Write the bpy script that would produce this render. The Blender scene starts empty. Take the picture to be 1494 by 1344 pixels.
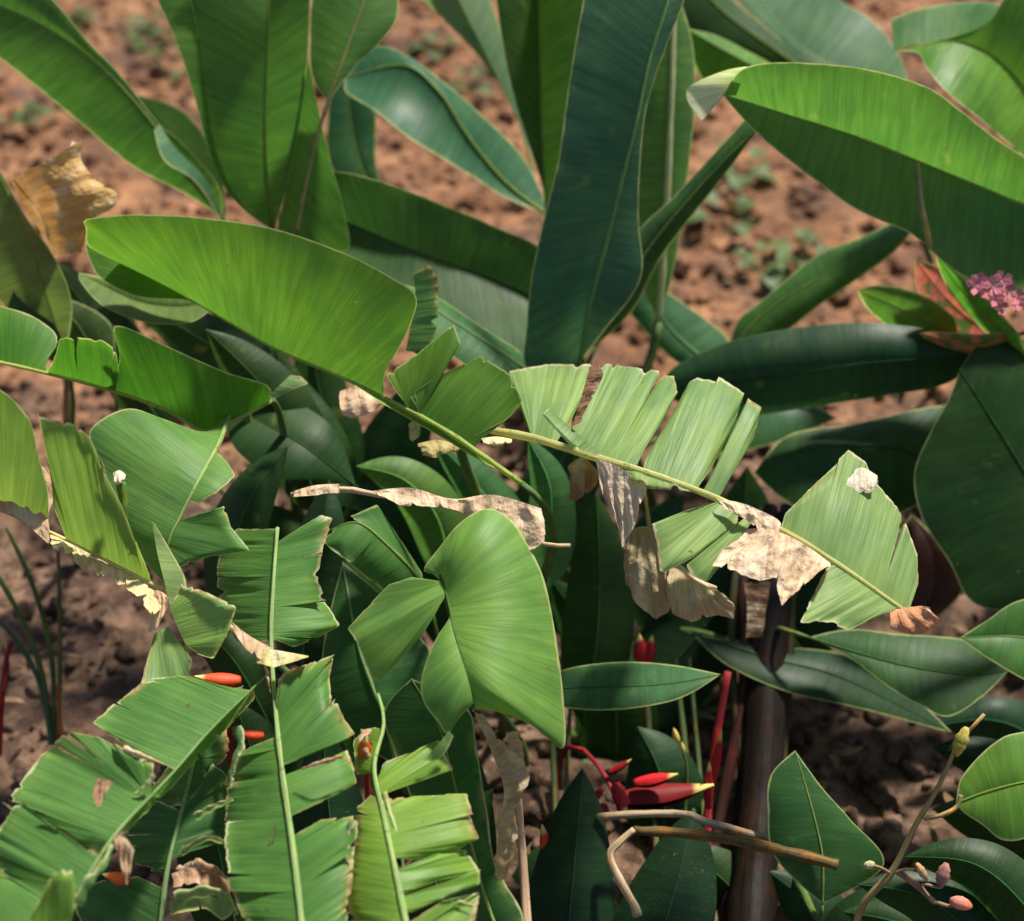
import bpy, math, random
from mathutils import Vector, noise
R = math.radians
scene = bpy.context.scene
COL = scene.collection

# ------------------------------------------------------------------ camera
W, H, F = 1494.0, 1344.0, 2052.0
CAM = Vector((0.0, 0.0, 2.0)); PITCH = R(38)
AX = Vector((0, math.cos(PITCH), -math.sin(PITCH)))
UP = Vector((0, math.sin(PITCH), math.cos(PITCH)))
RT = Vector((1, 0, 0))
def px(x, y, d):
    return CAM + AX*d + RT*((x-W/2)/F*d) + UP*((H/2-y)/F*d)
def gpx(x, y, z=0.0):
    v = AX + RT*((x-W/2)/F) + UP*((H/2-y)/F)
    return CAM + v*((z-CAM.z)/v.z)

cam = bpy.data.cameras.new('camera'); camo = bpy.data.objects.new('camera', cam); COL.objects.link(camo)
camo.location = CAM; camo.rotation_euler = (math.pi/2-PITCH, 0, 0)
cam.sensor_fit = 'HORIZONTAL'; cam.sensor_width = 36; cam.lens = 36*F/W
cam.clip_end = 600; cam.clip_start = 0.05
cam.dof.use_dof = True; cam.dof.focus_distance = 2.03; cam.dof.aperture_fstop = 1.9
scene.camera = camo

# ------------------------------------------------------------------ light
SUN_EL, SUN_AZ = 57.0, 38.0          # azimuth measured from +Y towards +X
sd = Vector((math.sin(R(SUN_AZ))*math.cos(R(SUN_EL)), math.cos(R(SUN_AZ))*math.cos(R(SUN_EL)), math.sin(R(SUN_EL))))
sun = bpy.data.lights.new('sun', 'SUN'); sun.energy = 4.8; sun.angle = R(5); sun.color = (1.0, 0.94, 0.84)
suno = bpy.data.objects.new('sun', sun); COL.objects.link(suno)
suno.rotation_euler = sd.to_track_quat('Z', 'Y').to_euler(); suno.location = (0, 0, 8)
wd = bpy.data.worlds.new('World'); scene.world = wd; wd.use_nodes = True
wn = wd.node_tree; bg = wn.nodes['Background']
sky = wn.nodes.new('ShaderNodeTexSky'); sky.sky_type = 'NISHITA'; sky.sun_disc = False
sky.sun_elevation = R(SUN_EL); sky.sun_rotation = R(SUN_AZ)
wn.links.new(sky.outputs[0], bg.inputs[0]); bg.inputs[1].default_value = 0.068
scene.view_settings.view_transform = 'Standard'; scene.view_settings.look = 'None'
scene.view_settings.exposure = 0.92; scene.view_settings.gamma = 1
scene.render.engine = 'CYCLES'
scene.cycles.use_denoising = True
scene.cycles.max_bounces = 8; scene.cycles.transmission_bounces = 6; scene.cycles.diffuse_bounces = 4

# ------------------------------------------------------------------ materials
class NT:
    def __init__(s, name):
        s.m = bpy.data.materials.new(name); s.m.use_nodes = True
        s.t = s.m.node_tree; s.t.nodes.clear(); s.out = s.n('OutputMaterial')
    def n(s, typ, **kw):
        nd = s.t.nodes.new('ShaderNode'+typ)
        for k, v in kw.items():
            if hasattr(nd, k): setattr(nd, k, v)
        return nd
    def set(s, sock, v):
        if hasattr(v, 'is_output') or isinstance(v, bpy.types.NodeSocket): s.t.links.new(v, sock)
        else: sock.default_value = v
    def math(s, op, a, b=0.0, c=0.0, clamp=False):
        nd = s.n('Math', operation=op, use_clamp=clamp)
        s.set(nd.inputs[0], a); s.set(nd.inputs[1], b); s.set(nd.inputs[2], c); return nd.outputs[0]
    def mix(s, f, a, b, mode='MIX'):
        nd = s.n('MixRGB', blend_type=mode)
        s.set(nd.inputs[0], f); s.set(nd.inputs[1], a); s.set(nd.inputs[2], b); return nd.outputs[0]
    def noise(s, vec, scale, detail=3.0, rough=.5):
        nd = s.n('TexNoise'); s.set(nd.inputs['Vector'], vec); nd.inputs['Scale'].default_value = scale
        nd.inputs['Detail'].default_value = detail; nd.inputs['Roughness'].default_value = rough; return nd.outputs[0]
    def ramp(s, f, lo, hi, a=0.0, b=1.0):
        nd = s.n('MapRange'); nd.interpolation_type = 'SMOOTHSTEP'
        s.set(nd.inputs[0], f); nd.inputs[1].default_value = lo; nd.inputs[2].default_value = hi
        s.set(nd.inputs[3], a); s.set(nd.inputs[4], b); return nd.outputs[0]
    def vmul(s, v, xyz):
        nd = s.n('VectorMath', operation='MULTIPLY'); s.set(nd.inputs[0], v); nd.inputs[1].default_value = xyz; return nd.outputs[0]
    def vadd(s, v, w):
        nd = s.n('VectorMath', operation='ADD'); s.set(nd.inputs[0], v); s.set(nd.inputs[1], w); return nd.outputs[0]

def rgba(c): return (c[0], c[1], c[2], 1.0)

def leaf_material(name='leaf_blade', trans=(1.62, 1.72, 1.25)):
    k = NT(name)
    oi = k.n('ObjectInfo'); col = oi.outputs['Color']; alpha = oi.outputs['Alpha']; rnd = oi.outputs['Random']
    uv = k.n('UVMap').outputs[0]
    geo = k.n('NewGeometry'); pos = geo.outputs['Position']
    ed = k.n('Attribute', attribute_name='edge').outputs['Fac']
    off = k.n('CombineXYZ'); k.set(off.inputs[2], k.math('MULTIPLY', rnd, 37.0))
    uvo = k.vadd(uv, off.outputs[0])
    fine = k.noise(k.vmul(uvo, (1.2, 330, 1)), 1.0, 2)
    mid = k.noise(k.vmul(uvo, (0.9, 75, 1)), 1.0, 2)
    blot = k.noise(pos, 9.0, 3)
    grit = k.noise(pos, 260.0, 2)
    c = k.mix(1.0, col, k.mix(k.ramp(mid, .3, .7), (.86, .87, .87, 1), (1.12, 1.10, 1.06, 1)), 'MULTIPLY')
    c = k.mix(1.0, c, k.mix(k.ramp(fine, .3, .7), (.90, .91, .92, 1), (1.10, 1.09, 1.08, 1)), 'MULTIPLY')
    c = k.mix(1.0, c, k.mix(k.ramp(blot, .3, .7), (.82, .88, .92, 1), (1.2, 1.12, .98, 1)), 'MULTIPLY')
    # yellowing streaks running along the veins
    yl = k.math('MULTIPLY', k.ramp(k.noise(k.vmul(uvo, (2.0, 22, 1)), 1.0, 2), .66, .82), .30)
    c = k.mix(yl, c, (.25, .30, .06, 1))
    # pale flecks and scars
    fl = k.math('MULTIPLY', k.ramp(k.noise(k.vmul(uvo, (9, 130, 1)), 1.0, 2), .74, .80), k.ramp(blot, .45, .6))
    c = k.mix(k.math('MULTIPLY', fl, .6), c, (.38, .42, .22, 1))
    # brown spots
    sp = k.ramp(k.noise(pos, 55.0, 2), .735, .76)
    c = k.mix(k.math('MULTIPLY', sp, k.math('MULTIPLY_ADD', alpha, .6, .3)), c, (.12, .06, .025, 1))
    dust = k.math('MULTIPLY', k.ramp(k.noise(pos, 420.0, 2), .62, .72), k.ramp(k.noise(pos, 13.0, 3), .45, .65))
    c = k.mix(k.math('MULTIPLY', dust, .22), c, (.40, .36, .24, 1))
    if name == 'croton_blade': c = k.mix(k.ramp(k.noise(pos, 38.0, 3), .48, .60), c, (.09, .17, .035, 1))
    # rim of the blade: thin pale edge with the rim highlight painted in, dry and wider where the leaf is worn (alpha)
    en = k.math('ADD', ed, k.math('MULTIPLY', k.math('SUBTRACT', k.noise(pos, 45.0, 3), .5), k.math('MULTIPLY_ADD', alpha, -.014, -.003)))
    wdt = k.math('MULTIPLY_ADD', alpha, .0026, .0036)
    rim = k.math('SUBTRACT', 1.0, k.math('DIVIDE', en, wdt, clamp=True), clamp=True)
    rim = k.ramp(rim, .1, .7)
    rimc = k.mix(alpha, (.36, .42, .15, 1), k.mix(k.ramp(k.noise(pos, 28.0, 2), .50, .66), (.62, .55, .36, 1), (.30, .15, .07, 1)))
    c = k.mix(k.math('MULTIPLY', rim, k.ramp(alpha, .0, .1, 0, .9)), c, rimc)
    # worn blades: tissue near the torn edge yellows, then dries
    dn = k.noise(pos, 17.0, 4, .6)
    dry = k.math('MULTIPLY', k.math('MULTIPLY', k.ramp(ed, .0, .022, 1, 0), k.ramp(dn, .50, .62)), alpha)
    c = k.mix(k.math('MULTIPLY', dry, .9), c, (.34, .33, .09, 1))
    dry2 = k.math('MULTIPLY', k.math('MULTIPLY', k.ramp(ed, .0, .011, 1, 0), k.ramp(dn, .54, .64)), k.ramp(alpha, .2, .6))
    c = k.mix(dry2, c, k.mix(k.ramp(k.noise(pos, 70.0, 3), .4, .6), (.50, .36, .20, 1), (.20, .10, .05, 1)))
    hgt = k.math('ADD', k.math('MULTIPLY', fine, .35), k.math('ADD', mid, k.math('MULTIPLY', grit, .04)))
    bp = k.n('Bump'); k.set(bp.inputs['Strength'], k.math('MULTIPLY_ADD', alpha, .42, .14, clamp=True)); bp.inputs['Distance'].default_value = .0045; k.set(bp.inputs['Height'], hgt)
    p = k.n('BsdfPrincipled'); k.set(p.inputs['Base Color'], c)
    k.set(p.inputs['Roughness'], k.ramp(blot, .3, .7, .42, .56)); p.inputs['Specular IOR Level'].default_value = .22
    k.set(p.inputs['Normal'], bp.outputs[0])
    tr = k.n('BsdfTranslucent'); k.set(tr.inputs[0], k.mix(1.0, c, (*trans, 1), 'MULTIPLY')); k.set(tr.inputs['Normal'], bp.outputs[0])
    mx = k.n('MixShader'); mx.inputs[0].default_value = .40
    k.t.links.new(p.outputs[0], mx.inputs[1]); k.t.links.new(tr.outputs[0], mx.inputs[2])
    k.t.links.new(mx.outputs[0], k.out.inputs[0]); return k.m

def dry_material():
    k = NT('dry_leaf')
    oi = k.n('ObjectInfo'); col = oi.outputs['Color']
    uv = k.n('UVMap').outputs[0]; pos = k.n('NewGeometry').outputs['Position']
    wob = k.vadd(uv, k.vmul(pos, (2.5, .06, 0)))
    st = k.noise(k.vmul(wob, (2.2, 190, 1)), 1.0, 4); bl = k.noise(pos, 24.0, 4); pt = k.noise(pos, 75.0, 4)
    wr = k.noise(k.vmul(wob, (7, 75, 1)), 1.0, 3)
    c = k.mix(1.0, col, k.mix(k.ramp(st, .3, .7), (.84, .78, .71, 1), (1.14, 1.14, 1.13, 1)), 'MULTIPLY')
    c = k.mix(k.math('MULTIPLY', k.ramp(bl, .52, .72), .35), c, (.33, .165, .07, 1))
    c = k.mix(k.math('MULTIPLY', k.ramp(bl, .50, .34), .35), c, (.80, .70, .54, 1))
    c = k.mix(k.math('MULTIPLY', k.ramp(pt, .64, .76), .4), c, (.11, .055, .03, 1))
    bp = k.n('Bump'); bp.inputs['Strength'].default_value = .8; bp.inputs['Distance'].default_value = .006
    k.set(bp.inputs['Height'], k.math('ADD', k.math('MULTIPLY', st, .5), k.math('ADD', wr, k.math('MULTIPLY', pt, .5))))
    p = k.n('BsdfPrincipled'); k.set(p.inputs['Base Color'], c); p.inputs['Roughness'].default_value = .7
    p.inputs['Specular IOR Level'].default_value = .2; k.set(p.inputs['Normal'], bp.outputs[0])
    tr = k.n('BsdfTranslucent'); k.set(tr.inputs[0], k.mix(1.0, c, (1.25, 1.0, .72, 1), 'MULTIPLY'))
    mx = k.n('MixShader'); mx.inputs[0].default_value = .28
    k.t.links.new(p.outputs[0], mx.inputs[1]); k.t.links.new(tr.outputs[0], mx.inputs[2])
    k.t.links.new(mx.outputs[0], k.out.inputs[0]); return k.m

def stem_material(name, rough=.45, trans=0.0):
    k = NT(name)
    oi = k.n('ObjectInfo'); col = oi.outputs['Color']
    uv = k.n('UVMap').outputs[0]; pos = k.n('NewGeometry').outputs['Position']
    st = k.noise(k.vmul(uv, (6, 9, 1)), 1.0, 3); bl = k.noise(pos, 24.0, 4); pt = k.noise(pos, 120.0, 3)
    c = k.mix(1.0, col, k.mix(k.ramp(st, .3, .7), (.72, .7, .68, 1), (1.22, 1.2, 1.15, 1)), 'MULTIPLY')
    c = k.mix(k.math('MULTIPLY', k.ramp(bl, .52, .66), .15 if trans else .8), c, k.mix(1.0, c, (1.9, 1.25, .75, 1), 'MULTIPLY'))
    c = k.mix(k.math('MULTIPLY', k.ramp(pt, .60, .68), .6), c, k.mix(1.0, c, (.45, .38, .35, 1), 'MULTIPLY'))
    fb = k.noise(k.vmul(uv, (30, 5, 1)), 1.0, 3)
    c = k.mix(1.0, c, k.mix(k.ramp(fb, .35, .65), (.9, .9, .88, 1) if trans else (.66, .62, .58, 1), (1.2, 1.2, 1.18, 1)), 'MULTIPLY')
    bp = k.n('Bump'); bp.inputs['Strength'].default_value = .6; bp.inputs['Distance'].default_value = .004; k.set(bp.inputs['Height'], k.math('ADD', st, k.math('MULTIPLY', fb, .6)))
    p = k.n('BsdfPrincipled'); k.set(p.inputs['Base Color'], c); p.inputs['Roughness'].default_value = rough
    p.inputs['Specular IOR Level'].default_value = .15; k.set(p.inputs['Normal'], bp.outputs[0])
    if trans:
        tr = k.n('BsdfTranslucent'); k.set(tr.inputs[0], c); mx = k.n('MixShader'); mx.inputs[0].default_value = trans
        k.t.links.new(p.outputs[0], mx.inputs[1]); k.t.links.new(tr.outputs[0], mx.inputs[2]); k.t.links.new(mx.outputs[0], k.out.inputs[0])
    else: k.t.links.new(p.outputs[0], k.out.inputs[0])
    return k.m


def soil_material():
    k = NT('soil')
    pos = k.n('NewGeometry').outputs['Position']
    a = k.noise(pos, 5.0, 5, .6); b = k.noise(pos, 22.0, 5, .65); g = k.noise(pos, 150.0, 4, .6)
    c = k.mix(k.ramp(a, .35, .65), (.15, .066, .033, 1), (.33, .165, .083, 1))
    c = k.mix(k.ramp(b, .40, .60), k.mix(.7, c, (.07, .035, .024, 1)), c)
    c = k.mix(k.math('MULTIPLY', k.ramp(g, .52, .68), .55), c, (.50, .31, .17, 1))
    c = k.mix(k.math('MULTIPLY', k.ramp(k.noise(pos, 2.6, 4, .6), .50, .64), .75), c, (.085, .05, .038, 1))
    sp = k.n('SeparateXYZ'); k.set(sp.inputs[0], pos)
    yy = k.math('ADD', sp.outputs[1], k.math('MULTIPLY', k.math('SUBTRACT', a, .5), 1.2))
    c = k.mix(k.ramp(yy, 2.35, 3.1, .85, 0.0), c, k.mix(k.ramp(b, .4, .62), (.05, .032, .024, 1), (.155, .10, .07, 1)))  # humus brown near the camera; shade under the plants is put into this colour
    c = k.mix(k.math('MULTIPLY', k.ramp(k.noise(pos, 60.0, 3), .63, .70), .7), c, (.06, .04, .03, 1))
    bp = k.n('Bump'); bp.inputs['Strength'].default_value = .7; bp.inputs['Distance'].default_value = .012
    k.set(bp.inputs['Height'], k.math('ADD', b, k.math('MULTIPLY', g, .4)))
    p = k.n('BsdfPrincipled'); k.set(p.inputs['Base Color'], c); p.inputs['Roughness'].default_value = .95
    p.inputs['Specular IOR Level'].default_value = .12; k.set(p.inputs['Normal'], bp.outputs[0])
    k.t.links.new(p.outputs[0], k.out.inputs[0]); return k.m

def bract_material():
    k = NT('flower_bract')
    uv = k.n('UVMap').outputs[0]; sep = k.n('SeparateXYZ'); k.set(sep.inputs[0], uv)
    pos = k.n('NewGeometry').outputs['Position']
    v = k.math('ADD', sep.outputs[1], k.math('MULTIPLY', k.math('SUBTRACT', k.noise(pos, 60.0, 2), .5), .15))
    col = k.n('ObjectInfo').outputs['Color']
    c = k.mix(k.ramp(k.noise(k.vmul(uv, (14, 3, 1)), 1.0, 3), .4, .7), col, k.mix(.45, col, (.08, .01, .01, 1)))
    c = k.mix(k.ramp(v, .74, .88), c, (.60, .48, .14, 1))
    c = k.mix(k.math('MULTIPLY', k.ramp(k.noise(pos, 110.0, 3), .6, .7), .35), c, (.14, .02, .015, 1))
    p = k.n('BsdfPrincipled'); k.set(p.inputs['Base Color'], c); p.inputs['Roughness'].default_value = .55; p.inputs['Specular IOR Level'].default_value = .25
    k.t.links.new(p.outputs[0], k.out.inputs[0]); return k.m

M_CROTON = leaf_material('croton_blade', (1.3, 1.0, 1.0))
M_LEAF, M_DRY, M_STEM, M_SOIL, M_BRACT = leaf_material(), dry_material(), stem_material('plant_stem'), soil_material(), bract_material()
M_RIB = stem_material('leaf_midrib', .5, .5); M_WOOD = stem_material('dry_wood', .85)

# ------------------------------------------------------------------ mesh helpers
class MB:
    def __init__(s): s.v = []; s.f = []; s.uv = []; s.e = []
    def build(s, name, mat, parent=None, org=None, color=None):
        org = org or Vector((0, 0, 0))
        me = bpy.data.meshes.new(name); me.from_pydata([tuple(v-org) for v in s.v], [], s.f); me.update()
        l = me.uv_layers.new(name='UVMap')
        for lp in me.loops: l.data[lp.index].uv = s.uv[lp.vertex_index]
        at = me.attributes.new('edge', 'FLOAT', 'POINT'); at.data.foreach_set('value', s.e)
        me.shade_smooth(); me.materials.append(mat)
        o = bpy.data.objects.new(name, me); COL.objects.link(o)
        if parent is not None: o.parent = parent
        else: o.location = org
        if color is not None: o.color = color if len(color) == 4 else rgba(color)
        return o
    def add(s, v, uv=(0, 0), e=1.0): s.v.append(v); s.uv.append(uv); s.e.append(e); return len(s.v)-1

def cr(pts, n, smooth=True):
    """Resample a polyline (tuples of equal length) to n points, evenly by the length of the first two coordinates."""
    if len(pts) == 2 or not smooth: dense = [tuple(p) for p in pts]
    else:
        dense = []; P = [pts[0]]+list(pts)+[pts[-1]]
        for i in range(1, len(P)-2):
            p0, p1, p2, p3 = P[i-1], P[i], P[i+1], P[i+2]
            for q in range(12):
                t = q/12.0
                dense.append(tuple(.5*((2*b)+(-a+c)*t+(2*a-5*b+4*c-d)*t*t+(-a+3*b-3*c+d)*t**3) for a, b, c, d in zip(p0, p1, p2, p3)))
        dense.append(tuple(pts[-1]))
    L = [0.0]
    for a, b in zip(dense, dense[1:]): L.append(L[-1]+math.hypot(a[0]-b[0], a[1]-b[1])+1e-6)
    out = []; j = 0
    for i in range(n):
        t = L[-1]*i/(n-1)
        while j < len(L)-2 and L[j+1] < t: j += 1
        f = min(1, max(0, (t-L[j])/(L[j+1]-L[j])))
        out.append(tuple(a+(b-a)*f for a, b in zip(dense[j], dense[j+1])))
    return out

def at(curve, t):
    x = max(0, min(1, t))*(len(curve)-1); i = min(int(x), len(curve)-2); f = x-i
    return tuple(a+(b-a)*f for a, b in zip(curve[i], curve[i+1]))
def near_t(curve, p):
    return min(range(len(curve)), key=lambda i: (curve[i][0]-p[0])**2+(curve[i][1]-p[1])**2)/(len(curve)-1)

def tube(mb, pts, r0, r1, sides=7, flat=1.0, caps=True, bulge=0.0):
    n = len(pts); rings = []; L = 0.0; nrm = None
    for i in range(n):
        tg = (pts[min(i+1, n-1)]-pts[max(i-1, 0)]).normalized()
        if nrm is None: nrm = tg.cross(Vector((.3, .2, 1))).normalized()
        nrm = (nrm-tg*nrm.dot(tg)).normalized(); bn = tg.cross(nrm)
        if i: L += (pts[i]-pts[i-1]).length
        t = i/(n-1); r = r0+(r1-r0)*t + bulge*math.sin(t*math.pi)
        r *= 1+.2*noise.noise(Vector((pts[i].x*31, pts[i].y*31, pts[i].z*31)))+.12*noise.noise(Vector((pts[i].x*90, pts[i].y*90, pts[i].z*90)))
        ring = []
        for k in range(sides):
            a = 2*math.pi*k/sides
            ring.append(mb.add(pts[i]+nrm*(math.cos(a)*r)+bn*(math.sin(a)*r*flat), (k/sides, L)))
        rings.append(ring)
    for a, b in zip(rings, rings[1:]):
        for k in range(sides): mb.f.append((a[k], a[(k+1) % sides], b[(k+1) % sides], b[k]))
    if caps:
        mb.f.append(tuple(reversed(rings[0]))); mb.f.append(tuple(rings[-1]))

def bez(a, b, c, d, n=18):
    return [a*(1-t)**3+b*3*t*(1-t)**2+c*3*t*t*(1-t)+d*t**3 for t in (i/(n-1) for i in range(n))]

RNG = random.Random(11)

def patch(mb, rail, outer, side=1, dz=0.0, bow=0.0, wav=.004, crumple=0.0, torn=False, fray=0.0, roll=0.0, smooth=None, dist_scale=True, fine=False, g=1.0, slits=None):
    """One blade surface between a rail (x,y,d) and an outer edge (x,y[,depth offset]) given in photo coordinates."""
    if smooth is None: smooth = not torn
    has = all(len(p) > 2 for p in outer)
    o3 = [(p[0], p[1], p[2] if has else 0.0) for p in outer]
    ln = sum(math.hypot(a[0]-b[0], a[1]-b[1]) for a, b in zip(o3, o3[1:]))
    n = int(max(14, min(140, ln/(4 if (torn or fine) else 8))))
    seed = RNG.random()*50
    U = [(i/(n-1), -1) for i in range(n)]
    cuts = []
    if slits is None: slits = max(0, int(ln/80+RNG.uniform(-.6, .6))) if torn and not crumple else 0
    for q in range(slits):
        u = (q+RNG.uniform(.25, 1.1))/(slits+.4)
        if .06 < u < .94: cuts.append((u, RNG.choice((.25, .5, .6, .75, .85)), RNG.choice((.6, 1, 2, 3.5))))
    cols = sorted([(u, 0, None) for u, _ in U if all(abs(u-c[0]) > .35/n for c in cuts)]+[(c[0], -1, c) for c in cuts]+[(c[0], 1, c) for c in cuts], key=lambda q: (q[0], q[1]))
    OC = cr(o3, max(n, 60), smooth)
    O = [at(OC, u) for u, _, _ in cols]
    UR = [u**g for u, _, _ in cols]
    a0, b0 = rail[0], rail[-1]; rx, ry = b0[0]-a0[0], b0[1]-a0[1]
    if torn and not crumple and math.hypot(rx, ry) > 14:
        mo = at(OC, .5); mr = at(rail, .5); vx, vy = mo[0]-mr[0], mo[1]-mr[1]; det = rx*vy-ry*vx
        if abs(det) > .25*math.hypot(rx, ry)*math.hypot(vx, vy):
            S = [max(0.0, min(1.0, ((q[0]-a0[0])*vy-(q[1]-a0[1])*vx)/det)) for q in O]
            for i in range(1, len(S)): S[i] = max(S[i], S[i-1])
            UR = [.78*s_+.22*u for s_, (u, _, _) in zip(S, cols)]
    Rl = [at(rail, u) for u in UR]
    D = [math.hypot(a[0]-b[0], a[1]-b[1]) for a, b in zip(O, Rl)]; mxd = max(D) or 1
    m = 22 if crumple else 14; base = len(mb.v); nc = len(cols)
    ws = [(k/(m-1))**.9 for k in range(m)]
    Lv = 0.0; prev = None; strip = (RNG.uniform(-1, 1), RNG.uniform(-.06, .02)) if torn else (0, 0); endcurl = RNG.uniform(-.6, 1) if torn else 0
    for i in range(nc):
        u, sg, cut = cols[i]
        if sg == 1: strip = (RNG.uniform(-1, 1), RNG.uniform(-.06, .025)); endcurl = RNG.uniform(-.6, 1)
        r = Rl[i]; o = O[i]
        k = D[i]/mxd if dist_scale else 1.0
        od = r[2]+(o[2] if has else dz*k)
        ox, oy = o[0], o[1]; sj = 0.0
        if torn and D[i] > 6:
            j = noise.noise(Vector((u*n*.55, seed, 0)))*.6+noise.noise(Vector((u*n*1.7, seed, 3)))*.5
            q = max(-.6, j)*fray
            if noise.noise(Vector((u*n*.33, seed, 9))) > .38: q -= fray*2.4
            q += strip[1]*D[i]*(1 if slits else .3)
            ox += (ox-r[0])/D[i]*q; oy += (oy-r[1])/D[i]*q
            if u < .001 or u > .999: sj = 1.0
        i2, i1 = min(i+1, nc-1), max(i-1, 0)
        tx, ty = O[i2][0]-O[i1][0], O[i2][1]-O[i1][1]; tl = math.hypot(tx, ty) or 1
        A = px(*r); B = px(ox, oy, od)
        if prev is not None: Lv += (.5*(A+B)-prev).length
        prev = .5*(A+B)
        vd = (B-CAM).normalized(); wid = (B-A).length
        along = (px(ox+tx/tl, oy+ty/tl, od)-B)
        side_d = min(u, 1-u)
        for w in ws:
            P = A.lerp(B, w)-vd*(bow*4*w*(1-w)*k)
            if roll: P += vd*(roll*k*max(0, (w-.55)/.45)**2)
            if torn and not crumple: P += vd*(strip[0]*.014*w*w+endcurl*.016*max(0, (w-.8)/.2)**2)*min(1, D[i]/60)
            if cut and w > cut[1]: P += along*(sg*cut[2]*(w-cut[1])/(1-cut[1])*(1+.5*noise.noise(Vector((w*9, seed, u*30)))))
            if sj: P += along*(2.6*(noise.noise(Vector((w*7, seed, u*9)))+.6*noise.noise(Vector((w*21, seed, u*9))))*min(1, w*4)*(1-w*.3))
            q = Vector((P.x*7, P.y*7, P.z*7+seed))
            amp = wav*w*min(1, k*1.5)
            if amp: P -= vd*(amp*(noise.noise(q)*1.4+noise.noise(q*2.7)*.7))
            if crumple:
                c1 = Vector((noise.noise(q*3.1), noise.noise(q*3.1+Vector((9, 0, 0))), noise.noise(q*3.1+Vector((0, 9, 0)))))
                c2 = 1-abs(noise.noise(q*5.5+Vector((4, 4, 0))))*2
                c3 = math.sin(6.28*(u*(2.2+ln/70.0)+.25*noise.noise(q*2)+seed))
                P += c1*crumple*min(1, w*3)-vd*((c2*.6+c3*.45*min(1, w*2.5))*crumple)
            e = (1-w)*wid
            if torn: e = min(e, side_d*ln/F*2.0+.0012)
            if cut and w > cut[1]: e = min(e, .0006+.004*(1-(w-cut[1])/(1-cut[1])))
            mb.add(P, (side*w*wid/.1, Lv), e)
    for i in range(nc-1):
        if cols[i][1] == -1 and cols[i+1][1] == 1: continue
        for k in range(m-1):
            a = base+i*m+k; mb.f.append((a, a+m, a+m+1, a+1) if side > 0 else (a, a+1, a+m+1, a+m))

def sub(curve, ta, tb, n=60): return [at(curve, ta+(tb-ta)*i/(n-1)) for i in range(n)]

class Plant:
    def __init__(s, name, label, cat='plant', group=None, foot=None, at3=None):
        s.org = gpx(*foot) if foot else (at3 or Vector((0, 0, 0)))
        o = bpy.data.objects.new(name, None); COL.objects.link(o); o.location = s.org
        o.empty_display_size = .05; o['label'] = label; o['category'] = cat
        if group: o['group'] = group
        s.o = o
    def part(s, mb, name, mat, color=None, label=None, parent=None):
        ob = mb.build(name, mat, parent or s.o, s.org, color)
        if label: ob['label'] = label
        return ob
    def leaf(s, mid, lobes, color, worn=0.09, rib=.0042, ribcol=(.27, .36, .11), stalk=True, label=None, bow=.006, wav=.004, tip=.25,
             name='leaf', mat=None, rim=None, sr=.011, scol=(.09, .16, .045), dirk=.16, extra=None):
        """mid: base to tip (x,y,depth). lobes: polygons starting and ending on the midrib."""
        C = cr(mid, 160); mb = MB()
        for lb in lobes:
            kw = dict(lb[2]) if len(lb) > 2 else {}
            pts, dz = lb[0], lb[1]
            torn = kw.pop('torn', False); tears = kw.pop('tears', 0); rail = kw.pop('rail', None)
            kw.setdefault('bow', bow); kw.setdefault('wav', wav)
            ta, tb = near_t(C, pts[0]), near_t(C, pts[-1])
            rl = cr(rail, 60) if rail else sub(C, ta, tb)
            cen = pts[len(pts)//2]; a, b = rl[0], rl[-1]
            side = 1 if (b[0]-a[0])*(cen[1]-a[1])-(b[1]-a[1])*(cen[0]-a[0]) > 0 else -1
            out = list(pts[1:-1]) if torn else ([rl[0][:2]+((0,) if len(pts[1]) > 2 else ())]+list(pts[1:-1])+[rl[-1][:2]+((0,) if len(pts[1]) > 2 else ())])
            if torn:
                kw.setdefault('fray', 3.0)
                if len(out) == 1: out = out*2
            if rail: out = list(pts)
            if torn and tears: kw['slits'] = tears*2
            patch(mb, rl, out, side, dz, torn=torn, **kw)
        col = (color[0]*1.04, color[1], color[2]*.82, worn)
        lo = s.part(mb, name, mat or M_LEAF, col, label)
        if rib:
            rm = MB(); tube(rm, [px(*at(C, t/40))-(px(*at(C, t/40))-CAM).normalized()*.001 for t in range(41)], rib, rib*tip, 6)
            s.part(rm, 'midrib', M_RIB, tuple(min(.75, x*1.35) for x in ribcol), parent=lo)
        if stalk:
            P0 = px(*C[0]); tg = (P0-px(*C[8])).normalized()
            ft = stalk if isinstance(stalk, Vector) else Vector(s.org)+Vector((RNG.uniform(-.03, .03), RNG.uniform(-.02, .05), -.02))
            hgt = max(.05, P0.z)
            pts = bez(P0, P0+tg*min(dirk, hgt*.5), ft+Vector((0, 0, hgt*.55)), ft)
            sm = MB(); tube(sm, pts, rib*1.25 if rib else .006, sr, 8); s.part(sm, 'leaf_stalk', M_STEM, scol)
        return lo
    def dry(s, rail, outer, color, crumple=.008, dz=0.0, label=None, name='dry_leaf', parent=None, **kw):
        mb = MB(); patch(mb, cr(rail, 60), outer, 1, dz, crumple=crumple, torn=True, fray=kw.pop('fray', 2.0), dist_scale=False, **kw)
        return s.part(mb, name, M_DRY, color, label, parent)
    def stem(s, pts, r0, r1, color, name='stem', mat=None, label=None, parent=None, sides=8, flat=1.0, n=24):
        mb = MB(); tube(mb, [px(*p) for p in cr(pts, n)], r0, r1, sides, flat)
        return s.part(mb, name, mat or M_STEM, color, label, parent)

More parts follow.
